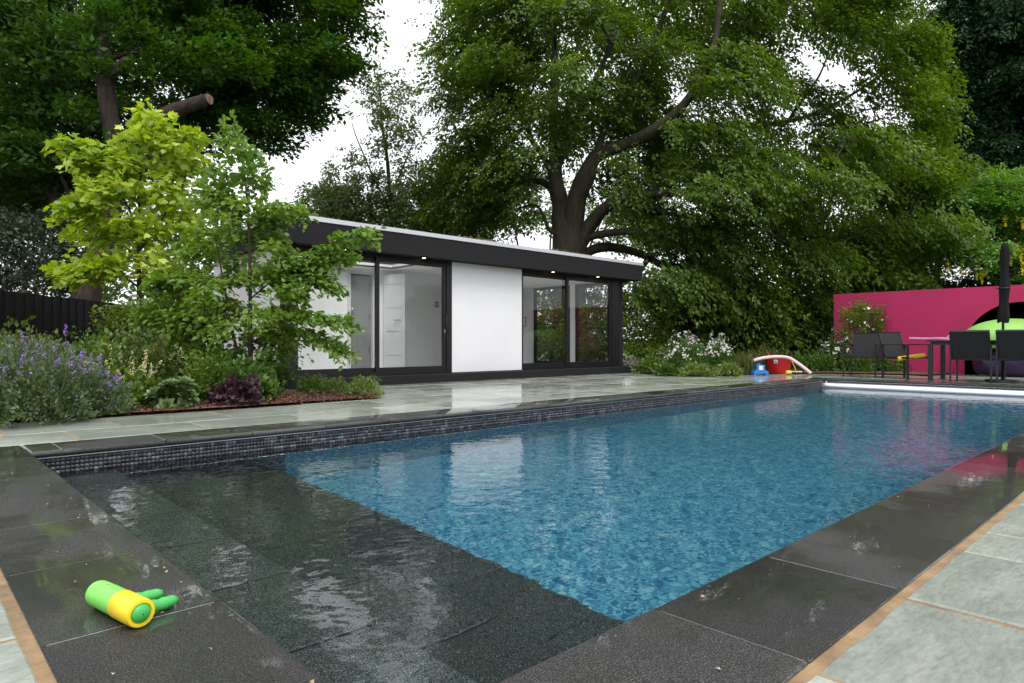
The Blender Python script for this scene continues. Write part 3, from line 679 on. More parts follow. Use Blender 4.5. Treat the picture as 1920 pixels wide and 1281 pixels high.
# ------------------------------------------------------------------ trees
def limb_path(pts, seg=10, wob=.0):
    """smooth curve through points"""
    pts = [np.array(p, float) for p in pts]; out = []
    for i in range(len(pts) - 1):
        p0 = pts[max(i-1, 0)]; p1 = pts[i]; p2 = pts[i+1]; p3 = pts[min(i+2, len(pts)-1)]
        for k in range(seg):
            t = k/seg
            out.append(.5*((2*p1) + (-p0+p2)*t + (2*p0-5*p1+4*p2-p3)*t*t + (-p0+3*p1-3*p2+p3)*t**3))
    out.append(pts[-1]); out = np.array(out)
    if wob: out[1:-1] += rng.normal(size=(len(out)-2, 3))*wob
    return out
def add_limb(mb, nodes, pts, r0, r1, n=9, seg=8, wob=0.0):
    p = limb_path(pts, seg, wob); t = np.linspace(0, 1, len(p)); r = r0 + (r1 - r0)*t**.8
    ln_ = np.linalg.norm(p[-1] - p[0]); ph = rng.uniform(0, 6, 4)
    r = r*(1 + .07*np.sin(t*ln_*2.1 + ph[0]) + .05*np.sin(t*ln_*4.7 + ph[1]))
    if r0 > .03:
        k_ = np.sin(t*PI)[:, None]*min(r0*.5, .055); p = p + k_*np.c_[np.sin(t*ln_*1.9 + ph[2]), np.sin(t*ln_*2.3 + ph[3]), np.sin(t*ln_*1.5 + ph[0])]
    mb.tube(list(p), list(r), n); nodes.append(np.c_[p, r]); return p
def clump_points(c, rad, n, frame):
    u = rnd_unit(n) * (rng.random(n)**.45)[:, None]
    return np.array(c) + u[:, 0:1]*rad[0]*frame[0] + u[:, 1:2]*rad[1]*frame[1] + u[:, 2:3]*rad[2]*frame[2]
def sprays(C, axis_c, m, ls, ws, leafL, droop=.35, jit=.35, T=None, thick=.05):
    """at each point of C a flat twig of m leaves pointing away from axis_c"""
    ns = len(C); az = C - axis_c; az[:, 2] *= .25; az = unit(az + rng.normal(size=(ns, 3))*np.array([.5, .5, .2])*np.linalg.norm(az, axis=1, keepdims=True)*.6)
    az[:, 2] -= droop*(.4 + rng.random(ns)*1.2); a = unit(az)
    s = unit(np.cross(a, np.array([0, 0, 1.0]) + rng.normal(size=(ns, 3))*.25)); nn = np.cross(s, a)
    t = rng.random((ns, m)); v = rng.uniform(-1, 1, (ns, m)); wsp = np.sin(np.clip(t*.9 + .1, 0, 1)*PI)**.6
    sc_ = rng.uniform(.7, 1.25, (ns, 1)); sag = -(t**2)*.35*ls
    P = C[:, None, :] + a[:, None, :]*(t*ls*sc_ - ls*.35)[..., None] + s[:, None, :]*(v*wsp*ws*sc_)[..., None] + nn[:, None, :]*(rng.normal(size=(ns, m))*thick)[..., None]
    P[..., 2] += sag*droop
    D = a[:, None, :]*.7 + s[:, None, :]*(np.sign(v)*.7)[..., None] + rng.normal(size=(ns, m, 3))*jit; D[..., 2] -= droop*.45
    Nn = nn[:, None, :] + rng.normal(size=(ns, m, 3))*jit
    L = leafL*rng.uniform(.65, 1.2, (ns, m))
    return scatter_arrays(T or T_rhomb(), P.reshape(-1, 3), D.reshape(-1, 3), Nn.reshape(-1, 3), L.ravel()), a
CAMF = (RT, UP, FW)
def tree(name, label, cat, base, limbs, clumps, leaf, bark, leafm, group=None, twig_r=.012, auto_branch=True, dead=()):
    """limbs: (points, r0, r1); clumps: (centre, (side, up, depth) radii, number of twigs); leaf: dict for sprays"""
    root = empty(name, base, 0, label, cat, group); mb = MB(); nodes = []
    for k_, (pts, r0, r1) in enumerate(limbs):
        add_limb(mb, nodes, pts, r0, r1, 10 if r0 > .1 else 7)
        if k_ in dead: nodes.pop()                 # a sawn off limb carries no twigs
    chunks = []; axis_c = np.array([base[0], base[1], 0.0])
    allC = []
    for c, rad, n in clumps:
        c = np.array(c, float); C = clump_points(c, rad, n, CAMF)
        C = C[C[:, 2] > .25] if len(C) else C
        if auto_branch:
            nd = np.concatenate(nodes); nd = nd[nd[:, 3] > twig_r*1.3]
            dd = np.linalg.norm(nd[:, :3] - c, axis=1) + .35*np.maximum(0, nd[:, 2] - c[2] + .2)*2
            j = nd[np.argmin(dd)]; q = j[:3]; mid = (q + c)/2 + np.array([0, 0, .12*np.linalg.norm(c - q)]) + rng.normal(size=3)*.08*np.linalg.norm(c - q)
            r0 = min(j[3]*.7, .02 + .012*np.linalg.norm(c - q)*2)
            add_limb(mb, nodes, [q, mid, c], r0, twig_r*1.4, 6, 5, .015)
            sub = C[rng.permutation(len(C))[:min(7, max(3, len(C)//6))]]
            br = nodes[-1]
            for e in sub:
                q2 = br[int(rng.integers(len(br)//3, len(br)))][:3]; mid = (q2 + e)/2 + rng.normal(size=3)*.06*np.linalg.norm(e-q2)
                mb.tube(list(limb_path([q2, mid, e], 2)), list(np.linspace(twig_r, twig_r*.35, 5)), 3, caps=False)
        allC.append(C)
    C = np.concatenate(allC); ch, a = sprays(C, axis_c, **leaf)
    mb2 = np_mesh('crown', [ch])
    off = np.array(base)
    o = mb.build('trunk', bark, root, smooth=True); o.location = tuple(-off)
    o = link('crown', mb2, leafm, root); o.location = tuple(-off)
    return root
def px_clumps(rows):
    """rows: px, py, distance, half width px, half height px, half depth m, twigs"""
    return [(at(x, y, d), (rx/FOC*d, ry/FOC*d, rd), n) for x, y, d, rx, ry, rd, n in rows]
def jitter_clumps(region, k, d0, d1, rx, ry, rd, n):
    """k clumps inside the polygon given in picture coordinates, at random distances"""
    out = []; xs_ = [p[0] for p in region]; ys_ = [p[1] for p in region]
    def inside(x, y):
        c = False; j = len(region) - 1
        for i in range(len(region)):
            xi, yi = region[i]; xj, yj = region[j]
            if (yi > y) != (yj > y) and x < (xj - xi)*(y - yi)/(yj - yi) + xi: c = not c
            j = i
        return c
    pts = []; tries = 0
    while len(pts) < k and tries < 6000:
        x = rng.uniform(min(xs_), max(xs_)); y = rng.uniform(min(ys_), max(ys_)); tries += 1
        if not inside(x, y): continue
        md = min([math.hypot((x-a)/rx, (y-b)/ry) for a, b in pts] or [9])
        if md < .75 and tries < 4000: continue
        pts.append((x, y)); s = rng.uniform(.75, 1.25)
        out.append((x, y, rng.uniform(d0, d1), rx*s, ry*s, rd, int(n*s*s)))
    return px_clumps(out)

M['beech'] = leafmat('beech_leaves', (.034, .078, .012), (.088, .165, .022), (.19, .29, .05), .44, nscale=1.1)
M['oakleaf'] = leafmat('oak_leaves', (.020, .058, .010), (.044, .115, .016), (.105, .21, .032), .38, spec=.18, nscale=1.1)
M['birch'] = leafmat('birch_leaves', (.055, .09, .025), (.10, .15, .045), (.17, .22, .075), .42)
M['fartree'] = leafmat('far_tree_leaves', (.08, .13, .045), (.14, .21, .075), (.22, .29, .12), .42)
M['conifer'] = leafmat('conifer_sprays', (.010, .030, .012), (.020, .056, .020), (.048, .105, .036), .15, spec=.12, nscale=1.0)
M['laburnum'] = leafmat('laburnum_leaves', (.07, .17, .028), (.13, .27, .045), (.25, .42, .09), .45)
M['golden'] = leafmat('golden_maple_leaves', (.16, .29, .03), (.35, .48, .06), (.66, .74, .20), .45, nscale=1.6)
M['iron'] = leafmat('ironwood_leaves', (.075, .165, .025), (.16, .29, .05), (.33, .43, .11), .45, nscale=1.5)
M['bright'] = leafmat('bright_shrub_leaves', (.06, .11, .012), (.13, .20, .022), (.24, .31, .05), .42)
M['viburnum'] = leafmat('viburnum_leaves', (.022, .042, .020), (.055, .085, .045), (.14, .18, .12), .22, rough=.35)
M['yellowfl'] = leafmat('yellow_blossom', (.80, .70, .04), (.88, .78, .06), (.92, .85, .15), .3)
M['whitefl'] = islandmat('white_blossom', [(.62, .60, .58), (.82, .80, .78)])
M['purplefl'] = islandmat('violet_blossom', [(.17, .09, .34), (.28, .17, .48), (.36, .24, .48)])
M['creamfl'] = islandmat('cream_blossom', [(.55, .52, .22), (.70, .66, .36)])

# great beech behind the house
BD = 20.0
def b_(px, py, dd=0.0): return at(px, py, BD + dd)
bb = at(1068, HOR + EYE*FOC/BD, BD); bb[2] = 0
beech_limbs = [
    ([bb + np.array([0, 0, -.1]), b_(1068, 560), b_(1067, 500), b_(1064, 450), b_(1062, 405)], .60, .26),
    ([b_(1064, 520), b_(1056, 440), b_(1048, 380, -.1), b_(1044, 330, -.2), b_(1036, 240, -.3), b_(1042, 140, -.2), b_(1030, -60)], .40, .07),
    ([b_(1072, 520), b_(1072, 450, -.1), b_(1080, 390, -.2), b_(1096, 335, -.4), b_(1118, 295, -.7), b_(1195, 262, -1.4), b_(1272, 205, -2.2), b_(1335, 105, -2.6), b_(1352, -60, -2.8)], .44, .05),
    ([b_(1074, 500), b_(1088, 455, -.1), b_(1114, 412, -.4), b_(1165, 378, -.8), b_(1280, 362, -1.6), b_(1400, 335, -2.2), b_(1450, 318, -2.5)], .30, .05),
    ([b_(1072, 530), b_(1092, 480), b_(1135, 464, .2), b_(1215, 485, .3), b_(1300, 545, 0), b_(1400, 625, -.4)], .21, .06),
    ([b_(1050, 400), b_(1030, 352, .3), b_(990, 342, .6), b_(940, 352, .8), b_(880, 330, 1.0), b_(830, 345, 1.0)], .13, .03),
    ([b_(1046, 345), b_(1020, 300, .2), b_(1000, 262, .4), b_(985, 225, .6), b_(930, 170, .8), b_(860, 90, 1.0)], .12, .03),
    ([b_(1195, 262, -1.4), b_(1260, 244, -.6), b_(1350, 236, 0), b_(1480, 224, .4), b_(1580, 190, .6), b_(1650, 140, .8)], .12, .03),
    ([b_(1280, 362, -1.6), b_(1350, 390, -1.8), b_(1420, 425, -2.0), b_(1520, 480, -2.2)], .09, .03),
    ([b_(1480, 224, .4), b_(1530, 150, .2), b_(1560, 80, 0)], .06, .02), ([b_(1420, 230, .2), b_(1460, 160, .4), b_(1470, 90, .6)], .05, .015), ([b_(1520, 214, .5), b_(1590, 215, .6), b_(1640, 200, .5)], .04, .012),
    ([b_(1056, 440), b_(1032, 432, -.3), b_(1016, 400, -.4), b_(1000, 385, -.6), b_(965, 395, -.8)], .08, .02),
    ([b_(1080, 450), b_(1170, 432, -.8), b_(1260, 445, -1.4), b_(1370, 470, -2.0)], .15, .04),
    ([b_(1215, 485, .3), b_(1270, 500, .9), b_(1340, 505, 1.2), b_(1440, 540, 1.4)], .09, .03),
    ([b_(1044, 320, -.2), b_(1080, 230, -.6), b_(1120, 140, -1.0), b_(1160, 20, -1.2), b_(1170, -60, -1.2)], .11, .05),
    ([b_(1118, 295, -.7), b_(1150, 210, -1.0), b_(1215, 110, -1.4), b_(1262, -20, -1.6)], .12, .05),
    ([b_(1038, 260, -.3), b_(1075, 170, .2), b_(1085, 60, .4), b_(1075, -50, .5)], .09, .04),
    ([b_(1165, 378, -.8), b_(1230, 400, .3), b_(1330, 410, .8), b_(1450, 415, 1.2), b_(1560, 440, 1.4)], .10, .03),
    ([b_(1300, 545, 0), b_(1250, 590, -.8), b_(1210, 610, -1.4)], .09, .04), ([b_(1215, 485, .3), b_(1190, 540, -.6), b_(1240, 600, -1.0), b_(1330, 640, -1.2)], .10, .04),
]
bc = []
bc += jitter_clumps([(880, -60), (1010, -60), (1000, 120), (960, 260), (870, 300), (838, 200), (845, 60)], 27, 19, 23, 61, 34, 1.1, 44)
bc += jitter_clumps([(1010, -60), (1420, -60), (1440, 120), (1300, 240), (1100, 280), (1000, 200)], 34, 17.5, 23, 69, 34, 1.1, 47)
bc += jitter_clumps([(1400, -60), (1720, -60), (1730, 110), (1640, 120), (1560, 60), (1460, 120), (1400, 60)], 18, 17, 22, 61, 31, 1.0, 41)
bc += jitter_clumps([(1660, 90), (1740, 100), (1760, 300), (1700, 330), (1660, 220)], 10, 17, 21, 49, 34, 1.0, 41)
bc += jitter_clumps([(1220, 250), (1400, 240), (1660, 260), (1770, 300), (1790, 420), (1600, 430), (1330, 400), (1200, 330)], 31, 16, 21, 73, 29, 1.2, 47)
bc += jitter_clumps([(830, 290), (900, 270), (980, 290), (960, 400), (900, 440), (820, 440)], 20, 19, 23, 57, 29, 1.0, 39)
bc += jitter_clumps([(1230, 400), (1560, 420), (1720, 430), (1700, 520), (1560, 620), (1250, 560)], 34, 16.5, 21, 65, 31, 1.1, 47)
bc += jitter_clumps([(1230, 540), (1540, 560), (1530, 660), (1400, 670), (1240, 650)], 24, 17, 20.5, 57, 24, 1.0, 56)
bc += jitter_clumps([(1120, 250), (1240, 280), (1230, 400), (1130, 380)], 6, 20.5, 23, 45, 21, .8, 24)
bc += jitter_clumps([(1560, 440), (1730, 430), (1740, 560), (1600, 580)], 10, 19, 22, 49, 31, 1.0, 39)
bc += jitter_clumps([(890, -60), (1400, -60), (1380, 200), (1180, 260), (960, 300), (860, 240)], 18, 20.5, 24, 70, 36, .9, 44)
bc += jitter_clumps([(1220, 280), (1760, 300), (1720, 540), (1560, 640), (1230, 560)], 17, 20.5, 23.5, 75, 36, .9, 44)
bc += jitter_clumps([(985, 270), (1050, 250), (1200, 290), (1240, 400), (1220, 470), (1120, 440), (1110, 360), (1020, 420), (980, 400)], 6, 17.6, 19.4, 48, 22, .6, 13)
bc += jitter_clumps([(1110, 330), (1240, 330), (1240, 500), (1130, 480)], 6, 20.5, 23, 52, 28, .8, 26)
bc += jitter_clumps([(1420, 110), (1660, 110), (1660, 240), (1440, 250)], 13, 19, 22, 44, 18, .6, 15)
bc += jitter_clumps([(1260, 120), (1420, 60), (1420, 330), (1260, 320)], 9, 16.2, 17.6, 60, 28, .7, 34)
tree('beech_tree', 'huge spreading beech with dark trunk rising behind the pool house roof', 'tree', tuple(bb), beech_limbs, bc,
     dict(m=38, ls=.88, ws=.20, leafL=.124, droop=.85, jit=.26, thick=.03), M['bark'], M['beech'])

# dark oak at the left
OD = 14.0
ob = at(150, 700, OD); ob[2] = 0
def o_(px, py, dd=0.0): return at(px, py, OD + dd)
oak_limbs = [
    ([ob + np.array([0, 0, -.1]), o_(165, 560), o_(182, 460), o_(207, 385)], .30, .25),
    ([o_(205, 390), o_(226, 320), o_(214, 235, -.1), o_(194, 150, -.2), o_(188, 60, -.1), o_(180, -90)], .21, .125),
    ([o_(215, 340), o_(255, 255, -.2), o_(300, 222, -.4), o_(345, 203, -.6), o_(392, 186, -.8)], .19, .12),
    ([o_(180, 420), o_(120, 390, 1.5), o_(60, 330, 3), o_(-40, 300, 4)], .22, .10),
    ([o_(190, 150, -.1), o_(260, 100, 1.2), o_(330, 50, 2.0), o_(400, 0, 2.6), o_(460, -40, 3)], .12, .05),
    ([o_(300, 75, 1.6), o_(400, 85, 2.2), o_(500, 95, 2.4), o_(570, 105, 2.6), o_(650, 60, 2.6)], .09, .03),
    ([o_(222, 320, 0.1), o_(300, 290, 1.5), o_(400, 250, 2.2), o_(480, 230, 2.6), o_(560, 250, 2.8)], .11, .03),
    ([o_(188, 60), o_(120, 20, 1.0), o_(40, 0, 2.0)], .10, .04),
]
oc = []
oc += jitter_clumps([(-120, -90), (420, -90), (420, 160), (300, 330), (120, 400), (-120, 400)], 68, 15.2, 19.5, 69, 34, 1.0, 46)
oc += jitter_clumps([(380, -90), (690, -90), (685, 30), (645, 100), (590, 140), (420, 130)], 29, 15, 18.5, 61, 27, .9, 43)
oc += jitter_clumps([(380, 110), (610, 110), (605, 180), (560, 240), (510, 260), (430, 250), (340, 250)], 23, 15.5, 18.5, 55, 26, .9, 40)
oc += jitter_clumps([(-100, 280), (200, 300), (190, 420), (-100, 430)], 18, 17.5, 20, 65, 31, .9, 44)
oc += jitter_clumps([(-120, -90), (430, -90), (430, 100), (330, 260), (200, 420), (-120, 430)], 36, 19.5, 22, 100, 60, 1.0, 44)
oc += jitter_clumps([(-120, -60), (105, -60), (105, 330), (-120, 380)], 14, 13.6, 15, 60, 30, .6, 34)
oc += jitter_clumps([(275, -60), (430, -60), (420, 130), (290, 140)], 9, 13.6, 14.8, 55, 26, .6, 32)
oc += px_clumps([(222, 285, 13.4, 24, 12, .2, 7), (175, 125, 13.5, 22, 12, .2, 8), (200, 30, 13.5, 30, 14, .2, 10), (150, 60, 13.6, 30, 18, .3, 12), (250, 60, 13.6, 30, 20, .3, 14), (260, 130, 13.6, 26, 16, .3, 10), (150, 220, 13.7, 26, 20, .3, 12)])
oak = tree('oak_tree', 'big dark leaved oak with a sawn off limb overhanging the black fence', 'tree', tuple(ob), oak_limbs, oc,
     dict(m=27, ls=.60, ws=.25, leafL=.148, droop=.35, jit=.38, thick=.06), M['barkoak'], M['oakleaf'], dead=(2,))
# pale end grain of the sawn limb
e0, e1 = o_(345, 203, -.6), o_(392, 186, -.8); ed = unit(e1 - e0); u1 = unit(np.cross(ed, UP)); u2 = np.cross(u1, ed)
b = MB(); ring = [e1 + ed*.012 + .108*(1 + .08*math.sin(3*t))*(math.cos(t)*u1 + math.sin(t)*u2) for t in np.linspace(0, 2*PI, 17)[:-1]]
b.add(ring + [e1 + ed*.03], [(i, (i+1) % 16, 16) for i in range(16)])
o = b.build('sawn_end', barkmat('end_grain', (.10, .06, .035), (.30, .21, .14), 14), oak); o.location = tuple(-ob)
# slender birch between oak and beech
TD = 23.0
tb = at(742, 700, TD); tb[2] = 0
def t_(px, py, dd=0.0): return at(px, py, TD + dd)
tl = [([tb, t_(738, 480), t_(728, 330), t_(716, 220), t_(708, 140)], .13, .02), ([t_(735, 400), t_(700, 330), t_(672, 270), t_(660, 230)], .05, .012), ([t_(733, 370), t_(762, 300), t_(780, 250)], .05, .012),
      ([t_(738, 450), t_(690, 400), t_(630, 370), t_(600, 350)], .05, .012)]
tcl = jitter_clumps([(690, 130), (735, 130), (790, 240), (800, 330), (760, 430), (610, 430), (580, 370), (620, 290), (670, 220)], 26, 21.5, 24.5, 36, 30, .6, 15)
tcl += jitter_clumps([(570, 360), (830, 330), (850, 440), (600, 430)], 13, 21.5, 25, 56, 30, .8, 38)
tree('birch_tree', 'slender thin crowned tree against white sky between oak and beech', 'tree', tuple(tb), tl, tcl, dict(m=32, ls=.6, ws=.22, leafL=.125, droop=.8, jit=.4, thick=.05), M['barkthin'], M['birch'])

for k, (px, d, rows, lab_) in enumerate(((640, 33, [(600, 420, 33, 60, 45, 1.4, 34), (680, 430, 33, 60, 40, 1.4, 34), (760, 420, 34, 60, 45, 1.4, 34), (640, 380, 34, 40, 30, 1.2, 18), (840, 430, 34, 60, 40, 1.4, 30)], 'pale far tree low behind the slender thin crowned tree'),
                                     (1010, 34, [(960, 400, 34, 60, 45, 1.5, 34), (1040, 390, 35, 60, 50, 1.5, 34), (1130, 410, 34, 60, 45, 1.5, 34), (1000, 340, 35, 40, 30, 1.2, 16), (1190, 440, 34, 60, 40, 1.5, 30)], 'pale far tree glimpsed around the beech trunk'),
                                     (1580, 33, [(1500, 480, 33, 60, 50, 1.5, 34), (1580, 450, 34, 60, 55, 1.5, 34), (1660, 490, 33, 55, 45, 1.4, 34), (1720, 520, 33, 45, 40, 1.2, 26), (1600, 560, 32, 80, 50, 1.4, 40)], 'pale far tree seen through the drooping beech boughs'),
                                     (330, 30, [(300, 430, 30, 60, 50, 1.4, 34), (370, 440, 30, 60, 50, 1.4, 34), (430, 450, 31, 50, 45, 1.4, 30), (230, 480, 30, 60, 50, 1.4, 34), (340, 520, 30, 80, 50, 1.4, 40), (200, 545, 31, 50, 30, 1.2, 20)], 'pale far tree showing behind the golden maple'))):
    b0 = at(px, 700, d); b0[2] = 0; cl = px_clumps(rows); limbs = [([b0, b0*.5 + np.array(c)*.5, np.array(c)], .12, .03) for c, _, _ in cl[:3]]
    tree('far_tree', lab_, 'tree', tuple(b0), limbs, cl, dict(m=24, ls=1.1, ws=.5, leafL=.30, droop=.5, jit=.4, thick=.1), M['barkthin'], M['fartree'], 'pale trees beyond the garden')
# conifer at the right edge
CD = 25.0
cb_ = at(1880, 700, CD); cb_[2] = 0
cl_ = [([cb_, at(1880, 300, CD), at(1880, -160, CD)], .45, .10)]
cc = jitter_clumps([(1775, -120), (2050, -120), (2080, 380), (1760, 350), (1745, 190), (1765, 60)], 60, 22.5, 25.5, 60, 44, .8, 78)
tree('conifer_tree', 'tall dense blue green conifer at the edge beyond the magenta wall', 'tree', tuple(cb_), cl_, cc, dict(m=30, ls=.75, ws=.20, leafL=.22, droop=.95, jit=.3, T=T_rhomb(.34)), M['barkoak'], M['conifer'])
# thin bare pine below the conifer
pb = at(1762, 700, 22.5); pb[2] = 0
pl = [([pb, at(1760, 560, 22.5), at(1757, 430, 22.5), at(1750, 300, 22.5)], .16, .06)]
for k in range(16):
    y = 425 + 8.5*k; s = -1 if k % 3 else 1
    q = at(1758, y, 22.5); pl.append(([q, at(1758 + s*28, y - 8, 22.5 - .3), at(1758 + s*rng.uniform(48, 75), y + rng.uniform(-3, 10), 22.5 - .6)], .022, .006))
pcl = jitter_clumps([(1720, 300), (1790, 300), (1790, 440), (1730, 440)], 6, 22, 23.2, 40, 34, .5, 40)
tree('pine_tree', 'thin trunk with bare level branches above the magenta wall top', 'tree', tuple(pb), pl, pcl, dict(m=36, ls=.6, ws=.2, leafL=.11, droop=.3, jit=.5, T=T_rhomb(.3)), M['barkoak'], M['conifer'])
# laburnum with yellow chains
LD = 18.8
lb = at(1905, 700, LD); lb[2] = 0
ll = [([lb, at(1900, 560, LD), at(1880, 480, LD), at(1850, 420, LD)], .10, .03), ([at(1895, 520, LD), at(1930, 440, LD), at(1950, 360, LD)], .07, .02)]
lc = jitter_clumps([(1775, 390), (1850, 340), (1960, 320), (2060, 360), (2060, 540), (1900, 520), (1780, 470)], 44, 17.8, 19.6, 50, 26, .6, 52)
lab = tree('laburnum_tree', 'bright green laburnum hung with yellow flower chains above the magenta wall', 'tree', tuple(lb), ll, lc, dict(m=25, ls=.5, ws=.22, leafL=.112, droop=.6, jit=.3), M['barkthin'], M['laburnum'])
ch = []
for px, py, d in ((1778, 498, 18), (1803, 506, 18.1), (1818, 500, 18.2), (1832, 508, 18), (1841, 516, 17.9), (1848, 505, 18.1), (1825, 497, 18.3), (1900, 365, 18), (1912, 362, 18.1), (1885, 415, 18), (1918, 420, 18), (1905, 470, 17.9), (1914, 478, 18), (1895, 492, 18), (1917, 500, 18), (1905, 398, 18.2), (1930, 450, 18)):
    n = 110; t = rng.random(n)**.8; c = at(px, py - 14, d); Ln = rng.uniform(.28, .48)
    P = c + np.c_[rng.normal(size=(n, 2))*.045*(1.1 - t)[:, None], -t*Ln]
    ch.append(scatter_arrays(T_rhomb(.9), P, rnd_unit(n), rnd_unit(n), rng.uniform(.025, .04, n)))
o = link('flower_chains', np_mesh('flower_chains', ch), M['yellowfl'], lab); o.location = tuple(-np.array(lb)); tag(o, kind='stuff')

# shrubs behind and beside the house
def shrub(name, label, base_px, d, rows, leafm, leaf=None, cat='shrub', group=None, bark='barkthin', r=.05):
    b0 = at(base_px, 650, d); b0[2] = 0; cl = px_clumps(rows)
    limbs = [([b0, b0 + (np.array(c) - b0)*np.array([.25, .25, .5]), np.array(c)], r, .012) for c, _, _ in cl[:5]]
    return tree(name, label, cat, tuple(b0), limbs, cl, leaf or dict(m=26, ls=.45, ws=.24, leafL=.085, droop=.25, jit=.5), M[bark], leafm, group, .008)
shrub('laurel_shrub', 'broad grey green evergreen shrub standing behind the black fence', 60, 14.0,
      [(40, 470, 14, 62, 55, .8, 78), (110, 480, 14.2, 55, 60, .8, 85), (-20, 480, 13.6, 60, 60, .8, 85), (85, 425, 14.2, 42, 32, .5, 42), (20, 430, 14, 45, 28, .5, 45), (140, 520, 14.4, 32, 45, .5, 42), (115, 395, 14, 22, 22, .3, 12), (60, 540, 14, 90, 40, .7, 110), (-40, 560, 14, 60, 60, .7, 70)],
      M['viburnum'], dict(m=26, ls=.42, ws=.2, leafL=.10, droop=.3, jit=.5))
shrub('bright_shrub', 'sunny yellow green shrub growing beyond the right end of the pool house', 1215, 17.2,
      [(1190, 625, 17, 36, 40, .6, 70), (1235, 615, 17.4, 40, 42, .7, 75), (1200, 665, 16.6, 40, 26, .5, 60), (1245, 668, 17, 40, 26, .5, 55), (1175, 580, 18, 30, 40, .6, 50), (1270, 600, 18, 40, 50, .6, 60), (1135, 600, 18.6, 40, 45, .6, 75), (1090, 610, 19, 40, 45, .6, 75), (1110, 655, 18.4, 60, 26, .6, 90), (1050, 640, 19.2, 40, 40, .6, 70), (1040, 590, 19.6, 45, 40, .6, 60)], M['bright'])
shrub('rhododendron_shrub', 'tall green shrub seen through the end glazing of the garden room', 1060, 20.5,
      [(1000, 600, 20.5, 50, 50, .7, 70), (1060, 600, 20.8, 50, 50, .7, 75), (1120, 600, 21, 50, 50, .7, 75), (1030, 545, 21, 50, 36, .7, 60), (1100, 545, 21, 50, 36, .7, 60), (1160, 560, 21, 40, 45, .7, 55), (1060, 655, 20, 90, 26, .7, 90), (970, 640, 20.5, 40, 40, .7, 50)], M['beech'], dict(m=26, ls=.5, ws=.26, leafL=.12, droop=.4, jit=.45))
shrub('hazel_shrub', 'leafy green shrub between the sapling and the black fence end', 300, 12.6,
      [(300, 590, 12.6, 55, 45, .6, 75), (250, 600, 12.8, 45, 35, .5, 55), (350, 560, 13, 50, 60, .6, 80), (390, 600, 13, 45, 50, .6, 70)], M['bright'])
shrub('pale_shrub', 'pale sage green shrub at the left end of the magenta wall', 1558, 18.0,
      [(1552, 640, 18.5, 26, 40, .6, 60), (1575, 600, 19, 20, 40, .5, 40), (1545, 580, 19.5, 22, 40, .5, 40), (1530, 670, 17.8, 30, 22, .5, 50)], M['viburnum'])
# dark mass behind the wall and under the beech, so that no light gap opens near the ground
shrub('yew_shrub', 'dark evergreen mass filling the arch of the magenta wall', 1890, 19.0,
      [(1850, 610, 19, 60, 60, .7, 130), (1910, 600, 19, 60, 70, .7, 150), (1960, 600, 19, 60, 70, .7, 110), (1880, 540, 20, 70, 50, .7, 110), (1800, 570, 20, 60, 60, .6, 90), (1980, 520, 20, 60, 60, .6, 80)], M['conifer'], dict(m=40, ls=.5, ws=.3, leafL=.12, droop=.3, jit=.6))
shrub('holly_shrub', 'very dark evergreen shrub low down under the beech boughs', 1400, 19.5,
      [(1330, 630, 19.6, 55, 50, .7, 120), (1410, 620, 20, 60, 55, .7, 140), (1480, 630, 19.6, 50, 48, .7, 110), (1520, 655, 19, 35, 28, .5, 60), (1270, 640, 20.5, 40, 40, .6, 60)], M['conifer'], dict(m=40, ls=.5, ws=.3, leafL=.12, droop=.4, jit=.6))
# distant wooded skyline all round: reads as one mass
ch = []; ns = 1500
ang = rng.uniform(0, 2*PI, ns); rad_ = rng.uniform(70, 100, ns); hh = (2.6 + 1.7*np.sin(ang*7) + 1.2*np.sin(ang*17+1))*rng.random(ns)**.6
C = np.c_[np.cos(ang)*rad_, np.sin(ang)*rad_, hh]
ch, _ = sprays(C, np.array([0, 0, 0.]), m=14, ls=3.2, ws=1.8, leafL=1.4, droop=.2, jit=.8, thick=.5)
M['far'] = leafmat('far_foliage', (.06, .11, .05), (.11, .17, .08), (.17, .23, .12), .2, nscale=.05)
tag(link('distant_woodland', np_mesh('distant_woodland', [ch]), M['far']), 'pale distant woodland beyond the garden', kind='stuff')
# garden on the near side that only shows mirrored in the glass doors
for k, (x, y, s, mt, lab_) in enumerate(((16.5, -3.2, 1.0, 'bright', 'rounded light green shrub on the lawn mirrored in the glass doors'), (23, -6.5, 1.1, 'beech', 'broad green tree on the lawn mirrored in the glass doors'), (13.5, -8, 1.3, 'iron', 'mid green shrub across the lawn mirrored in the glass doors'))):
    base = np.array([x, y, 0.]); cl = [(base + np.array([rng.normal()*.7*s, rng.normal()*.7*s, (.7 + 2.2*rng.random())*s]), (.8*s, .6*s, .8*s), 60) for _ in range(9)]
    tree('garden_shrub' if k in (0, 2) else 'garden_tree', lab_, 'shrub' if k in (0, 2) else 'tree', tuple(base), [([base, base + np.array([0, 0, 1.2*s])], .09*s, .04)], cl, dict(m=26, ls=.6*s, ws=.3*s, leafL=.12*s, droop=.3, jit=.5), M['barkthin'], M[mt])

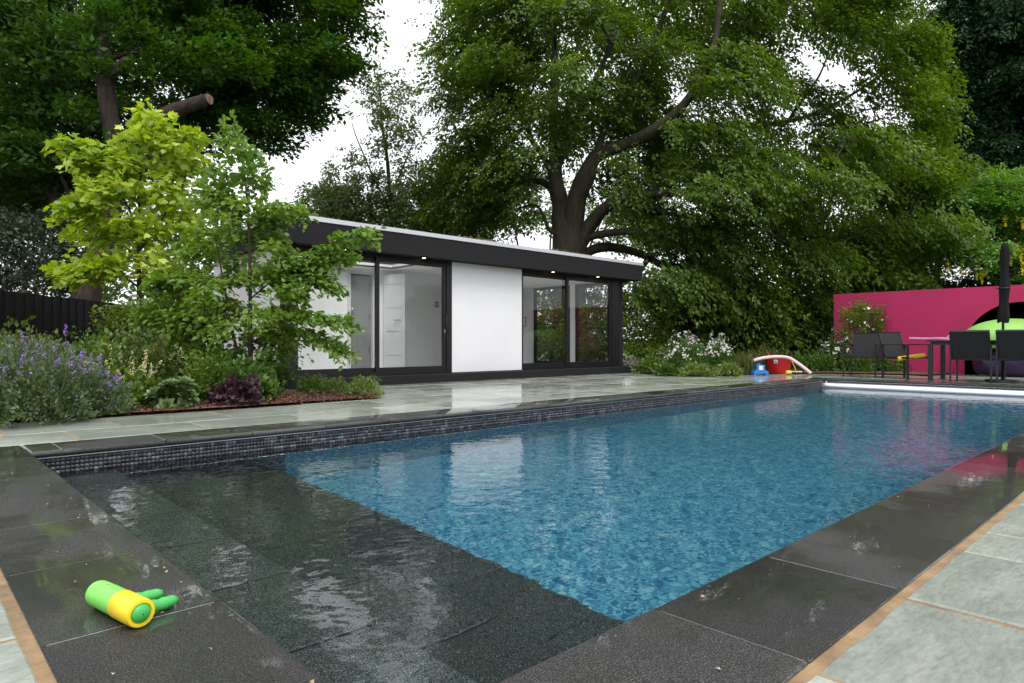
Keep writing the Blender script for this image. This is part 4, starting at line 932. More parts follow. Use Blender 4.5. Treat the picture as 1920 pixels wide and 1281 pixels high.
# golden maple
GD = 9.6
gb = at(262, 700, GD); gb[2] = 0
def g_(px, py, dd=0.): return at(px, py, GD + dd)
gl_ = [([gb, g_(262, 560), g_(258, 450), g_(262, 340), g_(272, 250)], .045, .012), ([g_(260, 500), g_(215, 430), g_(160, 390), g_(140, 360)], .02, .006), ([g_(259, 430), g_(220, 350), g_(180, 300), g_(150, 275)], .02, .006),
       ([g_(262, 470), g_(310, 400), g_(345, 340), g_(350, 290)], .02, .006), ([g_(262, 540), g_(215, 510), g_(170, 505), g_(130, 500)], .018, .006), ([g_(262, 560), g_(310, 520), g_(340, 500)], .016, .006)]
gcl = px_clumps([(285, 255, 9.5, 38, 28, .35, 20), (330, 285, 9.6, 36, 32, .35, 20), (245, 300, 9.5, 40, 34, .35, 22), (180, 295, 9.4, 48, 30, .3, 22), (150, 280, 9.4, 25, 20, .25, 9), (225, 360, 9.4, 48, 36, .35, 22), (155, 385, 9.4, 34, 26, .3, 13),
                 (300, 350, 9.6, 48, 40, .35, 22), (190, 430, 9.5, 44, 26, .3, 13), (260, 430, 9.5, 52, 38, .35, 20), (330, 420, 9.7, 40, 45, .35, 16), (160, 505, 9.4, 40, 20, .3, 14), (225, 500, 9.5, 48, 28, .3, 17), (290, 500, 9.6, 46, 34, .3, 17), (285, 225, 9.5, 26, 14, .2, 7), (345, 255, 9.6, 20, 14, .2, 6)])
tree('golden_maple', 'young golden yellow maple in the bed by the black fence', 'tree', tuple(gb), gl_, gcl, dict(m=21, ls=.34, ws=.20, leafL=.105, droop=.7, jit=.38, T=T_maple(), thick=.05), M['barkthin'], M['golden'], twig_r=.005)

# multi stemmed ironwood sapling in front of the house
ID = 8.0
ib = at(468, 690, ID); ib[2] = 0
def i_(px, py, dd=0.): return at(px, py, ID + dd)
il = [([ib, i_(470, 600), i_(472, 500), i_(466, 400), i_(452, 300), i_(438, 245)], .034, .006), ([ib + .05*RT, i_(440, 640), i_(425, 560), i_(410, 480), i_(400, 420)], .022, .006), ([ib - .03*RT, i_(500, 640), i_(540, 560), i_(580, 500), i_(630, 450), i_(690, 428, -.3)], .022, .004),
      ([i_(470, 600), i_(520, 580), i_(590, 590, -.3), i_(655, 598, -.4)], .013, .003), ([i_(475, 640), i_(530, 620), i_(590, 625, -.2), i_(645, 655, -.3)], .012, .003), ([i_(471, 520), i_(530, 510), i_(590, 515), i_(620, 535)], .012, .003),
      ([i_(470, 540), i_(400, 520), i_(330, 520), i_(290, 530)], .013, .003), ([i_(470, 600), i_(390, 600), i_(320, 590), i_(275, 575)], .012, .003), ([i_(468, 440), i_(510, 400), i_(550, 395)], .010, .003), ([i_(466, 400), i_(420, 370), i_(390, 350)], .010, .003), ([ib, i_(430, 670), i_(380, 650), i_(340, 655)], .012, .003), ([i_(470, 560), i_(545, 500), i_(600, 480), i_(645, 470)], .010, .003)]
icl = []
for pts, r0, r1 in il[2:]:                # leaves run along the level branches
    p = limb_path(pts, 6)
    for q in p[4::3]: icl.append((q + np.array([0, 0, -.03]), (.11, .05, .14), 10))
for px, py, rx, ry, n in ((440, 262, 24, 26, 12), (455, 300, 34, 22, 14), (425, 330, 38, 24, 14), (480, 345, 38, 22, 14), (400, 380, 40, 24, 15), (465, 395, 48, 20, 15), (520, 395, 36, 16, 10), (430, 440, 52, 24, 18), (500, 450, 38, 20, 12), (380, 470, 44, 28, 16), (350, 520, 48, 28, 16), (440, 500, 48, 28, 16), (490, 530, 42, 22, 12), (400, 560, 48, 30, 18), (320, 570, 42, 26, 14), (530, 470, 36, 16, 9), (420, 615, 50, 26, 14), (360, 610, 44, 26, 14), (540, 545, 44, 14, 10), (515, 660, 46, 22, 13), (480, 690, 40, 18, 12), (450, 580, 44, 24, 13), (500, 590, 38, 20, 10), (470, 640, 44, 22, 12), (415, 400, 40, 24, 12), (520, 500, 34, 18, 8)):
    icl.append((at(px, py, ID + rng.uniform(-.4, .4)), (rx/FOC*ID, ry/FOC*ID, .28), int(n*1.3)))
tree('ironwood_sapling', 'multi stemmed green sapling with level leafy branches crossing the glass door', 'tree', tuple(ib), il, icl, dict(m=17, ls=.27, ws=.10, leafL=.080, droop=.55, jit=.38, T=T_ovate(.62), thick=.025), M['barkthin'], M['iron'], twig_r=.0035)

# ------------------------------------------------------------------ border plants
M['catmint'] = leafmat('catmint_leaves', (.055, .10, .030), (.105, .165, .060), (.17, .24, .10), .28, rough=.7, nscale=4)
M['tellima'] = leafmat('tellima_leaves', (.055, .11, .018), (.11, .19, .03), (.18, .27, .05), .35, nscale=3)
M['bergenia'] = leafmat('stonecrop_leaves', (.075, .13, .045), (.13, .21, .075), (.22, .30, .13), .2, rough=.35, nscale=5)
M['plum'] = leafmat('plum_leaves', (.025, .012, .016), (.060, .027, .036), (.12, .065, .072), .15, rough=.4, nscale=6)
M['lime'] = leafmat('lime_froth', (.08, .13, .025), (.15, .22, .05), (.27, .33, .10), .3, nscale=4)
M['mid'] = leafmat('mid_green_leaves', (.040, .10, .016), (.085, .175, .03), (.15, .25, .055), .35, nscale=3)
M['rose'] = leafmat('rose_leaves', (.045, .080, .015), (.085, .14, .028), (.17, .13, .05), .3, nscale=3)
M['blade'] = leafmat('grass_blades', (.07, .09, .02), (.14, .16, .04), (.27, .22, .09), .3, nscale=3)
M['darkblade'] = leafmat('dark_blades', (.012, .03, .008), (.025, .055, .012), (.05, .085, .02), .25, nscale=3)
M['stalk'] = simple('plant_stalk', (.09, .13, .04), .7)

def dome(n, rx, ry, h, lo=.55):
    u = rnd_unit(n); u[:, 2] = np.abs(u[:, 2]); r = lo + (1-lo)*rng.random(n)**.6
    bump = 1 + .16*np.sin(u[:, 0]*7 + u[:, 1]*5) + .10*np.sin(u[:, 1]*13 - u[:, 2]*9)
    P = u*np.array([rx, ry, h])*(r*bump)[:, None]; return P, u
def plant(name, label, loc, cat, group=None):
    return empty(name, (loc[0], loc[1], .02), rng.uniform(0, 6), label, cat, group)
def mound(root, rx, ry, h, n, T, L, mat, lo=.5, up=.3, jit=.5, name='foliage'):
    P, u = dome(n, rx, ry, h, lo); D = u + np.array([0, 0, up]) + rng.normal(size=(n, 3))*jit; NN = u*.6 + np.array([0, 0, .8]) + rng.normal(size=(n, 3))*jit
    return link(name, np_mesh(name, [scatter_arrays(T, P, D, NN, L*rng.uniform(.6, 1.25, n))]), mat, root)
def spikes(root, n, rx, ry, z0, z1, fl, flT, flL, flm, lean=.25, thin=.004, frac=.5, base_in=.6, spread=.018, name='blossoms'):
    mb = MB(); ch = []
    for _ in range(n):
        a = rng.uniform(0, 2*PI); r = math.sqrt(rng.random()); q = np.array([rx*base_in*r*math.cos(a), ry*base_in*r*math.sin(a), z0])
        Hh = z1*rng.uniform(.72, 1.08); tip = np.array([q[0]/base_in*(1 + lean*rng.random()) + rng.normal()*.03, q[1]/base_in*(1 + lean*rng.random()) + rng.normal()*.03, Hh*(1 - .25*r*r)])
        mid = (q + tip)/2 + np.array([0, 0, .05]); p = limb_path([q, mid, tip], 4); mb.tube(list(p), list(np.linspace(thin, thin*.5, len(p))), 4, caps=False)
        t = 1 - frac*rng.random(fl); idx = np.clip((t*(len(p)-1)).astype(int), 0, len(p)-2); fr = t*(len(p)-1) - idx
        P = p[idx] + (p[idx+1]-p[idx])*fr[:, None] + rng.normal(size=(fl, 3))*spread*(1.25 - t)[:, None]*2.0
        D = rng.normal(size=(fl, 3)) + np.array([0, 0, -.2]); ch.append(scatter_arrays(flT, P, D, rnd_unit(fl), flL*rng.uniform(.7, 1.2, fl)))
    mb.build('stalks', M['stalk'], root); o = link(name, np_mesh(name, ch), flm, root); tag(o, kind='stuff'); return o

# catmint
for k, (px, py, s, lab_) in enumerate(((62, 792, 1.0, 'big mound of violet flowering catmint spilling onto the paving'), (-40, 790, 1.0, 'catmint mound cut by the picture edge beside the bigger one'), (165, 780, .62, 'smaller dark violet catmint mound beside the bark mulch'), (40, 735, 1.05, 'taller catmint behind the big violet mound'))):
    p = gnd(px, py); r_ = plant('catmint', lab_, p, 'plant', 'catmint along the paving edge')
    mound(r_, .54*s, .50*s, .62*s, int(8000*s), T_rhomb(.62), .040, M['catmint'], lo=.45, up=.5)
    P_, u_ = dome(int(240*s), .55*s, .51*s, .63*s, .95); P_ = np.repeat(P_, 3, 0) + rng.normal(size=(len(P_)*3, 3))*.008
    tag(link('blossoms', np_mesh('blossoms', [scatter_arrays(T_rhomb(.8), P_, rnd_unit(len(P_)), rnd_unit(len(P_)), rng.uniform(.008, .015, len(P_)))]), M['purplefl'], r_), kind='stuff')
    spikes(r_, int(120*s), .54*s, .49*s, .10, .64*s + .03, 16, T_rhomb(.8), .014, M['purplefl'], .12, .0018, .20, .7, .009)
# tall violet spikes above the rest at the back
for px, py, d in ((52, 612, 7.2), (125, 608, 7.4)):
    p = at(px, py, d); r_ = plant('salvia', 'single tall pale violet flower spike in front of the black fence' if px < 100 else 'second tall pale violet flower spike rising against the black fence', (p[0], p[1]), 'plant', 'tall violet spikes')
    spikes(r_, 3, .05, .05, .0, p[2], 60, T_rhomb(.8), .018, M['purplefl'], .1, .004, .22, .6, .006); mound(r_, .16, .16, .5, 160, T_ovate(.55), .07, M['mid'])
# roses and mixed leaves along the fence foot
for k, (px, d, rx, h, mt, lab_) in enumerate(((20, 7.6, .55, .82, 'rose', 'reddish tipped rose bush at the picture edge before the fence'), (110, 8.2, .55, .72, 'rose', 'leafy rose bush behind the catmint before the fence'), (190, 8.4, .50, .80, 'mid', 'dense green perennial clump before the middle of the fence'), (255, 8.6, .55, .86, 'rose', 'rose bush beneath the golden maple'), (310, 8.5, .45, .84, 'mid', 'green leafy clump below the sapling branches'), (355, 8.2, .45, .72, 'mid', 'low green leafy clump left of the sapling stems'), (420, 8.4, .42, .62, 'mid', 'green leafy clump around the sapling stems'), (210, 7.6, .42, .66, 'tellima', 'bright green leafy clump between catmint and cream spires'), (285, 7.7, .45, .70, 'rose', 'rose foliage just behind the cream spires'), (400, 7.4, .38, .50, 'tellima', 'bright low leaves at the foot of the sapling'), (470, 7.5, .36, .44, 'mid', 'green leaves in front of the sapling stems'))):
    p = at(px, 700, d); r_ = plant('border_shrub', lab_, p, 'plant', 'leafy plants along the fence')
    mound(r_, rx, rx*.9, h, 2000, T_rhomb(.62), .066, M[mt], lo=.4, up=.2, jit=.6)
# tellima with cream spikes
for k, (px, py, s, lab_) in enumerate(((222, 757, 1.0, 'cream spired plant next to the dark catmint'), (262, 768, .9, 'cream spired plant at the edge of the bark mulch'), (305, 748, 1.0, 'cream spired plant behind the fleshy rosette clump'), (352, 750, .95, 'cream spired plant between rosette clump and plum leaves'), (398, 748, .85, 'cream spired plant just behind the plum coloured mound'))):
    p = gnd(px, py); r_ = plant('tellima', lab_, p, 'plant', 'cream spired perennials')
    mound(r_, .30*s, .27*s, .34*s, 520, T_round(6, .2), .068, M['tellima'], lo=.35, up=.1, jit=.45)
    spikes(r_, 12, .24*s, .22*s, .08, .66*s, 30, T_bell(), .013, M['creamfl'], .35, .0022, .46, .5, .008)
# fleshy rosettes
p = gnd(327, 768); r_ = plant('stonecrop', 'clump of fleshy grey green rosettes at the paving edge', p, 'plant')
P_, u_ = dome(34, .25, .23, .30, .85); ch = []
for c, uu in zip(P_, u_):
    ax = unit(uu + np.array([0, 0, .5])); m_ = 15; th = np.arange(m_)*2.4; el = np.linspace(.25, 1.25, m_)
    s1 = unit(np.cross(ax, [.3, .2, 1.0])); s2 = np.cross(ax, s1)
    D = ax[None]*np.cos(el)[:, None] + (s1[None]*np.cos(th)[:, None] + s2[None]*np.sin(th)[:, None])*np.sin(el)[:, None]
    ch.append(scatter_arrays(T_ovate(.62, .10), np.repeat(c[None]*.85, m_, 0), D, ax[None] - D*.3, .06 + .06*np.sin(el)))
link('foliage', np_mesh('foliage', ch), M['bergenia'], r_)
p = gnd(205, 778); r_ = plant('lungwort', 'small plant with broad pale edged leaves beside the mulch', p, 'plant'); mound(r_, .13, .12, .12, 60, T_ovate(.5), .09, M['bergenia'], lo=.2, up=.4)
p = gnd(447, 762); r_ = plant('plum_heuchera', 'low mound of frilly dark plum coloured leaves', p, 'plant'); mound(r_, .27, .24, .27, 900, T_maple(), .052, M['plum'], lo=.55, up=.2, jit=.5)
spikes(r_, 5, .16, .15, .1, .40, 20, T_bell(), .008, M['plum'], .4, .0015, .5, .5, .006)
p = gnd(372, 760); r_ = plant('green_heuchera', 'bright green lobed leaves between rosette clump and plum mound', p, 'plant'); mound(r_, .17, .16, .24, 300, T_maple(), .065, M['tellima'], lo=.4)
for px, py, s, lab_ in ((585, 738, .9, 'frothy lime green mound below the sapling'), (628, 742, .85, 'frothy lime green mound between two others'), (680, 745, 1.0, 'frothy lime green mound at the corner of the bed'), (560, 725, .9, 'taller green froth by the garden room corner')):
    p = gnd(px, py); r_ = plant('lady_mantle', lab_, p, 'plant', 'lime green mounds at the bed corner')
    mound(r_, .26*s, .24*s, .22*s, 1000, T_round(4, .15), .028, M['lime'] if px > 600 else M['tellima'], lo=.45, up=.4); spikes(r_, 22, .22*s, .2*s, .08, .27*s, 14, T_rhomb(.9), .010, M['lime'], .25, .0015, .4, .6, .012)
def grass_clump(loc, n, L, mat, label, spread=.08, flat=.8):
    r_ = plant('grass_clump', label, loc, 'plant'); P = np.c_[rng.normal(size=(n, 2))*spread, np.zeros(n)]
    D = np.c_[rng.normal(size=(n, 2))*flat*.6, np.ones(n)]; D = unit(D); NN = -np.c_[D[:, :2], np.full(n, -.3)]
    NN = np.c_[-D[:, :2]*1.0, np.full(n, .4)]
    link('blades', np_mesh('blades', [scatter_arrays(T_blade(.022), P, D, NN, L*rng.uniform(.6, 1.15, n))]), mat, r_); return r_
grass_clump(gnd(522, 732), 420, .42, M['darkblade'], 'dark arching grass clump by the corner of the garden room')
grass_clump(gnd(268, 752), 130, .42, M['blade'], 'wispy brownish grass tuft among the cream spires')
grass_clump(gnd(590, 752), 60, .14, M['plum'], 'tiny reddish brown tuft in the bark mulch')
# border by the magenta wall
def white_bush(px, d, rx, h, lab_, nf=260, zlo=.5):
    p = at(px, 700, d); r_ = plant('white_flowered_bush', lab_, p, 'shrub', 'white flowered bushes'); mound(r_, rx, rx*.8, h, int(3600*rx/.6), T_rhomb(.52), .064, M['mid'], lo=.4, up=.3)
    P, u = dome(nf, rx, rx*.8, h*1.08, .93); k_ = P[:, 2] > h*zlo; P, u = P[k_], u[k_]
    P2 = np.repeat(P, 4, 0) + rng.normal(size=(len(P)*4, 3))*.022; u2 = np.repeat(u, 4, 0)
    tag(link('blossoms', np_mesh('blossoms', [scatter_arrays(T_flower(), P2, u2 + rng.normal(size=u2.shape)*.5, rnd_unit(len(P2)), rng.uniform(.024, .042, len(P2)))]), M['whitefl'], r_), kind='stuff')
white_bush(1283, 14.0, .52, .72, 'white flowered bush nearest the pool house', 200, .48); white_bush(1345, 14.2, .48, .70, 'white flowered bush nearer the red tub', 180, .5)
white_bush(1568, 15.6, .42, .80, 'white flowered bush left of the lone chair', 170); white_bush(1660, 15.9, .55, .86, 'white flowered bush between the two left chairs', 230)
for px, d, rx, h, mt, lab_ in ((1250, 13.6, .34, .22, 'mid', 'low green cushion at the foot of the first white bush'), (1310, 13.4, .40, .20, 'lime', 'low pale green cushion before the white bushes'), (1368, 13.7, .32, .22, 'lime', 'low pale green cushion by the blue pump'), (1225, 14.6, .4, .36, 'tellima', 'low yellowish cushion beside the garden room step'), (1500, 15.6, .45, .40, 'mid', 'low dark leaved clump behind the pink foam tube end'), (1540, 15.4, .40, .42, 'mid', 'low leafy clump between tub and chair'), (1600, 15.2, .42, .42, 'mid', 'broad leaved clump seen under the lone chair'), (1650, 15.3, .42, .42, 'mid', 'broad leaved clump between the chairs'), (1700, 15.4, .38, .36, 'tellima', 'broad leaved clump seen under the turned chair'), (1755, 15.6, .32, .34, 'tellima', 'last leafy clump beside the table legs'), (1455, 15.8, .5, .42, 'mid', 'dark leafy clump directly behind the red tub')):
    p = at(px, 700, d); r_ = plant('low_plant', lab_, p, 'plant', 'low plants in the border'); mound(r_, rx, rx*.75, h, 900, T_rhomb(.6), .08, M[mt], lo=.35, up=.2, jit=.55)
grass_clump(at(1396, 700, 14.2), 300, .52, M['blade'], 'tawny grass clump behind the blue pump', .10, .7); grass_clump(at(1440, 700, 15.0), 140, .62, M['blade'], 'taller thin tawny grass behind the red tub', .12, .5)
p = at(1299, 700, 15.2); r_ = plant('allium', 'single dusky purple flower ball above the white bushes', p, 'plant'); z = EYE + (HOR - 637)/FOC*15.2
MB().tube([(0, 0, 0), (.02, 0, z)], .006, 5).build('stalk', M['stalk'], r_); u = rnd_unit(300)
tag(link('blossoms', np_mesh('blossoms', [scatter_arrays(T_rhomb(.7), np.array([.02, 0, z]) + u*np.array([.10, .10, .06]), u, rnd_unit(300), .035)]), islandmat('dusky_purple', [(.16, .07, .13), (.26, .13, .22)]), r_), kind='stuff')
ws = shrub('wall_shrub', 'airy white flowered shrub growing against the magenta wall', 1612, 15.4, [(1605, 590, 15.4, 24, 18, .22, 24), (1632, 600, 15.5, 22, 16, .22, 20), (1600, 615, 15.4, 26, 14, .22, 22), (1628, 622, 15.4, 26, 12, .2, 18), (1585, 632, 15.4, 18, 10, .2, 12), (1615, 640, 15.4, 30, 8, .2, 16), (1647, 612, 15.4, 12, 12, .15, 7), (1618, 578, 15.4, 16, 10, .15, 10), (1595, 600, 15.4, 20, 14, .2, 16), (1640, 585, 15.4, 12, 10, .15, 8)], M['bright'], dict(m=22, ls=.26, ws=.12, leafL=.06, droop=.1, jit=.6, thick=.03), r=.02)
n = 22; P = np.array([at(1612 + rng.normal()*20, 602 + rng.normal()*16, 15.25 + rng.normal()*.1) for _ in range(n)]) - np.array(ws.location)
tag(link('blossoms', np_mesh('blossoms', [scatter_arrays(T_flower(), P, rnd_unit(n) - FW*.6, rnd_unit(n), rng.uniform(.04, .06, n))]), M['whitefl'], ws), kind='stuff')

# ------------------------------------------------------------------ garden furniture
def chair(loc, rz, label):
    """local +x is the way the chair faces"""
    r = empty('garden_chair', (loc[0], loc[1], 0), rz, label, 'chair', 'black garden chairs'); w, d0, d1 = .29, .27, -.25
    for s in (-1, 1):
        MB().box((d0 - .02, s*w - .0125, 0), (d0 + .02, s*w + .0125, .635)).build('leg', M['black'], r, bevel=.003)
        MB().box((d1 - .02, s*w - .0125, 0), (d1 + .02, s*w + .0125, .635)).build('leg', M['black'], r, bevel=.003)
        MB().box((d1 - .03, s*w - .022, .636), (d0 + .03, s*w + .022, .655)).build('armrest', M['black'], r, bevel=.004)
        MB().box((d1 + .02, s*(w - .005) - .010, .385), (d0 - .02, s*(w - .005) + .010, .42)).build('seat_rail', M['black'], r)
    b = MB(); ns = 8
    for k in range(ns):
        xa, xb = d1 + .03 + (.49)*k/ns, d1 + .03 + (.49)*(k+1)/ns; za, zb = .405 - .018*math.sin(PI*k/ns), .405 - .018*math.sin(PI*(k+1)/ns)
        b.add([(xa, -w + .016, za), (xb, -w + .016, zb), (xb, w - .016, zb), (xa, w - .016, za), (xa, -w + .016, za - .012), (xb, -w + .016, zb - .012), (xb, w - .016, zb - .012), (xa, w - .016, za - .012)], [(0,1,2,3),(7,6,5,4),(0,4,5,1),(2,6,7,3)] + ([(0,3,7,4)] if k == 0 else []) + ([(1,5,6,2)] if k == ns-1 else []))
    b.build('seat', M['mesh'], r)
    p0 = np.array([d1 + .05, 0, .40]); p1 = np.array([d1 - .10, 0, .875]); u = (p1 - p0)/2; nrm = unit(np.cross(u, [0, 1.0, 0]))
    MB().obox((p0 + p1)/2, u, np.array([0, w - .024, 0]), nrm*.007).build('backrest', M['mesh'], r, bevel=.004)
    for s in (-1, 1): MB().obox((p0 + p1)/2 + np.array([0, s*(w - .013), 0]), u, np.array([0, .011, 0]), nrm*.012).build('back_rail', M['black'], r)
    MB().obox(p1 + np.array([0, 0, .006]), np.array([.004, 0, .012])*1.0, np.array([0, w - .002, 0]), nrm*.013).build('top_rail', M['black'], r, bevel=.003)
    return r
chair((14.28, 4.81), PI + .06, 'black garden chair standing alone at the left, facing the pool')
chair((14.05, 3.98), -1.96, 'turned black garden chair with a yellow foam tube across it')
chair((13.70, 2.83), .03, 'black garden chair with its back to the pool, left of the parasol')
chair((13.72, 2.16), -.02, 'black garden chair with its back to the pool, under the parasol')
tb_ = empty('garden_table', (13.98, 2.45, 0), 0, 'black rectangular garden table with square legs under the parasol', 'table')
MB().box((-.45, -1.06, .70), (.45, 1.06, .725)).build('tabletop', M['black'], tb_, bevel=.004)
MB().box((-.40, -1.0, .64), (.40, 1.0, .699)).build('apron', M['black'], tb_)
for sx in (-1, 1):
    for sy in (-1, 1): MB().box((sx*.40 - .035, sy*1.0 - .035, 0), (sx*.40 + .035, sy*1.0 + .035, .639)).build('leg', M['black'], tb_, bevel=.004)
# pink foam mat on the table
b = MB(); pr = [(3.80, .770), (3.62, .762), (3.44, .764), (3.36, .766), (3.26, .754), (3.12, .742), (2.98, .740)]
for (ya, za), (yb, zb) in zip(pr, pr[1:]):
    b.add([(13.62, ya, za), (14.02, ya, za), (14.02, yb, zb), (13.62, yb, zb), (13.62, ya, za - .03), (14.02, ya, za - .03), (14.02, yb, zb - .03), (13.62, yb, zb - .03)], [(0,1,2,3),(7,6,5,4),(0,4,5,1),(1,5,6,2),(2,6,7,3),(3,7,4,0)])
z_lift = .725 - .71; o = b.build('foam_mat', simple('pink_foam', (.72, .33, .55), .7, var=.1, vscale=20)); o.location = (0, 0, z_lift); tag(o, 'pale pink foam mat lying over the end of the garden table', 'mat')
def noodle(pts, r, mat, label, name='foam_tube'):
    p = limb_path(pts, 8); o = MB().tube(list(p), r, 16).build(name, mat); smooth_by_angle(o, 50); return tag(o, label, 'foam tube')
M['pinkfoam'] = simple('pale_pink_foam', (.74, .52, .55), .75, var=.08, vscale=14, bump=.2, bscale=90)
M['yelfoam'] = simple('yellow_foam', (.80, .58, .03), .7, var=.08, vscale=14, bump=.2, bscale=90)
noodle([at(1684, 673, 12.35), at(1708, 669.5, 12.3), at(1735, 666, 12.2)], .040, M['yelfoam'], 'short yellow foam tube laid across the turned chair')
# parasol
pp = np.array([13.98, 2.47, 0]); PA = empty('folded_parasol', tuple(pp), 0, 'closed black parasol in its cover standing through the garden table', 'parasol')
ln = RT*.05
MB().tube([(0, 0, 0), tuple(ln*.3 + UP*1.2), tuple(ln + UP*2.36)], .020, 12).build('pole', M['black'], PA, smooth=True)
MB().lathe([(.001, .05), (.24, .045), (.25, .02), (.25, 0)], (0, 0, 0), 28).build('base', M['black'], PA)
b = MB(); nn_ = 22; V = []; zz = np.linspace(1.03, 2.40, 26)
for i, z in enumerate(zz):
    f_ = (z - 1.03)/1.37; r0 = .076 - .020*f_ + .006*math.sin(f_*17) - (.02 if f_ > .97 else 0); c = ln*(.3 + .7*f_)
    for k in range(nn_):
        a = 2*PI*k/nn_; r = r0*(1 + .13*math.sin(5*a + 5*f_) + .05*math.sin(9*a - 11*f_)); V.append((c[0] + r*math.cos(a), c[1] + r*math.sin(a), z + (.012*math.sin(3*a) if i == 0 else 0)))
F = [(i*nn_+k, i*nn_+(k+1) % nn_, (i+1)*nn_+(k+1) % nn_, (i+1)*nn_+k) for i in range(len(zz)-1) for k in range(nn_)] + [tuple((len(zz)-1)*nn_+k for k in range(nn_))]
b.add(V, F).build('cover', simple('black_cloth', (.009, .009, .011), .85, spec=.2, var=.2, vscale=10, bump=.3, bscale=50), PA, smooth=True)
MB().tube([tuple(ln*.35 + np.array([.10*math.cos(t), .10*math.sin(t), 1.62])) for t in np.linspace(0, 2*PI, 20)], .008, 6).build('tie_strap', M['black'], PA)
# soft loungers
def blob(rx, ry, rz, seed, wr=.05, flat=.0):
    b = MB(); nu, nv = 40, 22; V = []
    for j in range(nv+1):
        ph = PI*j/nv - PI/2
        for i in range(nu):
            th = 2*PI*i/nu; x, y, z = math.cos(ph)*math.cos(th), math.cos(ph)*math.sin(th), math.sin(ph)
            s = 1 + wr*(math.sin(5*th + seed + 3*z) + .7*math.sin(9*th - 2*seed + 6*z)) * (1 - z*z)
            zz_ = z if z > -.55 else -.55 - (abs(z) - .55)*.1
            V.append((x*rx*s, y*ry*s, (zz_ + .595)*rz/1.595*1.0))
    F = [(j*nu+i, j*nu+(i+1) % nu, (j+1)*nu+(i+1) % nu, (j+1)*nu+i) for j in range(nv) for i in range(nu)]
    return b.add(V, F)
c0 = at(1893, 700, 13.6)
o = blob(.68, .64, .74, 1.3, .05).build('bean_bag', simple('purple_nylon', (.022, .006, .05), .45, var=.2, vscale=4, bump=.5, bscale=6), smooth=True); o.location = (c0[0], c0[1], 0.0); tag(o, 'big dark purple bean bag on the paving behind the table', 'bean bag')
o = blob(.94, .70, .58, 4.1, .035).build('bean_bag', simple('lime_nylon', (.24, .50, .10), .5, var=.12, vscale=4, bump=.5, bscale=5), smooth=True); o.location = (c0[0], c0[1], .60); o.rotation_euler = (.04, -.05, -.5); tag(o, 'lime green bean bag lying on top of the purple one', 'bean bag')
mg = empty('mug', (13.66, 3.14, .728), 0, 'small white mug with handle at the table edge', 'mug')
MB().lathe([(.001, .002), (.036, 0), (.040, .09), (.036, .09), (.033, .01), (.001, .01)], (0, 0, 0), 20).build('cup', simple('white_china', (.8, .8, .8), .2), mg, smooth=True)
MB().tube([(0, .038 + .028*math.sin(t), .045 + .03*math.cos(t)) for t in np.linspace(0, PI, 10)], .006, 8).build('handle', bpy.data.materials['white_china'], mg, smooth=True)

# ------------------------------------------------------------------ tub, pump and foam tubes on the paving
tc_ = gnd(1461, 700.5); tc_[2] = 0
TU = empty('tub', tuple(tc_), 0, 'red flexible plastic tub with pink foam tube over its rim', 'tub'); M['red'] = simple('red_plastic', (.62, .012, .014), .38, var=.06, vscale=5, coat=.2)
smooth_by_angle(MB().lathe([(.001, .004), (.205, .002), (.212, .02), (.262, .355), (.272, .362), (.272, .375), (.262, .378), (.252, .368), (.202, .025), (.001, .02)], (0, 0, 0), 36).build('body', M['red'], TU), 50)
for s in (-1, 1):
    q = RT*s*.8*.3; pr_ = [RT*s*.25 + FW*t + UP*(.37 + .085*math.sin(PI*(t + .09)/.18)) for t in np.linspace(-.09, .09, 11)]
    MB().tube([tuple(x) for x in pr_], .011, 8).build('handle', M['black'] if s > 0 else M['red'], TU, smooth=True)
fc_ = unit(-FW - RT*.78); lz = .275
MB().obox(fc_*.256 + UP*lz, np.cross(UP, fc_)*.042, UP*.038 + fc_*.006, fc_*.002).build('paper_label', M['white'], TU)
MB().obox(fc_*.2585 + UP*(lz - .006), np.cross(UP, fc_)*.028, UP*.012 + fc_*.002, fc_*.0015).build('label_print', M['steel'], TU)
pts = [tc_ + RT*a - FW*.285 + UP*z for a, z in ((-.02, .385), (.06, .385), (.13, .34), (.19, .22), (.24, .10), (.26, .03))]
pts[0] = tc_ - FW*.2 + RT*-.03 + UP*.40
o = MB().tube(list(limb_path(pts, 6)), .009, 8).build('rope', simple('yellow_rope', (.82, .62, .06), .6)); smooth_by_angle(o, 60); tag(o, 'thin yellow hose hanging over the rim of the red tub', 'hose')
q = gnd(1479, 703); o = MB().tube([q + UP*.05 - RT*.06, q + UP*.05 + RT*.05], .042, 14).build('hose_reel', simple('yellow_plastic', (.75, .50, .03), .4), bevel=.006); tag(o, 'small yellow hose end fitting on the paving beside the tub', 'fitting')
noodle([at(1411, 676.5, 14.05), at(1430, 671.5, 14.15), at(1455, 669, 14.3), at(1478, 671, 14.3), at(1497, 682, 14.2), at(1520.5, 700, 14.05)], .034, M['pinkfoam'], 'pale pink foam tube arched over the red tub to the paving')
noodle([at(1428, 697.5, 15.0), at(1460, 698, 14.95), at(1504, 699, 14.7)], .036, M['pinkfoam'], 'pale pink foam tube lying on the paving behind the tub')
pc = gnd(1424, 703.5); pc[2] = 0; PU = empty('pool_pump', tuple(pc), math.atan2(-FW[1], -FW[0]) + PI/2, 'small blue plastic pump with white label left of the red tub', 'pump'); M['blue'] = simple('blue_plastic', (.02, .17, .56), .35, var=.05)
b = MB(); prf = [(-.155, 0), (-.155, .05), (-.14, .085), (-.105, .10), (-.085, .15), (-.10, .215), (.085, .215), (.075, .15), (.10, .10), (.14, .085), (.155, .05), (.155, 0), (.10, 0), (.085, .025), (-.085, .025), (-.10, 0)]
b.extrude(prf, (0, -.10, 0), (1, 0, 0), (0, 0, 1), (0, 1, 0), .20).build('housing', M['blue'], PU, bevel=.008)
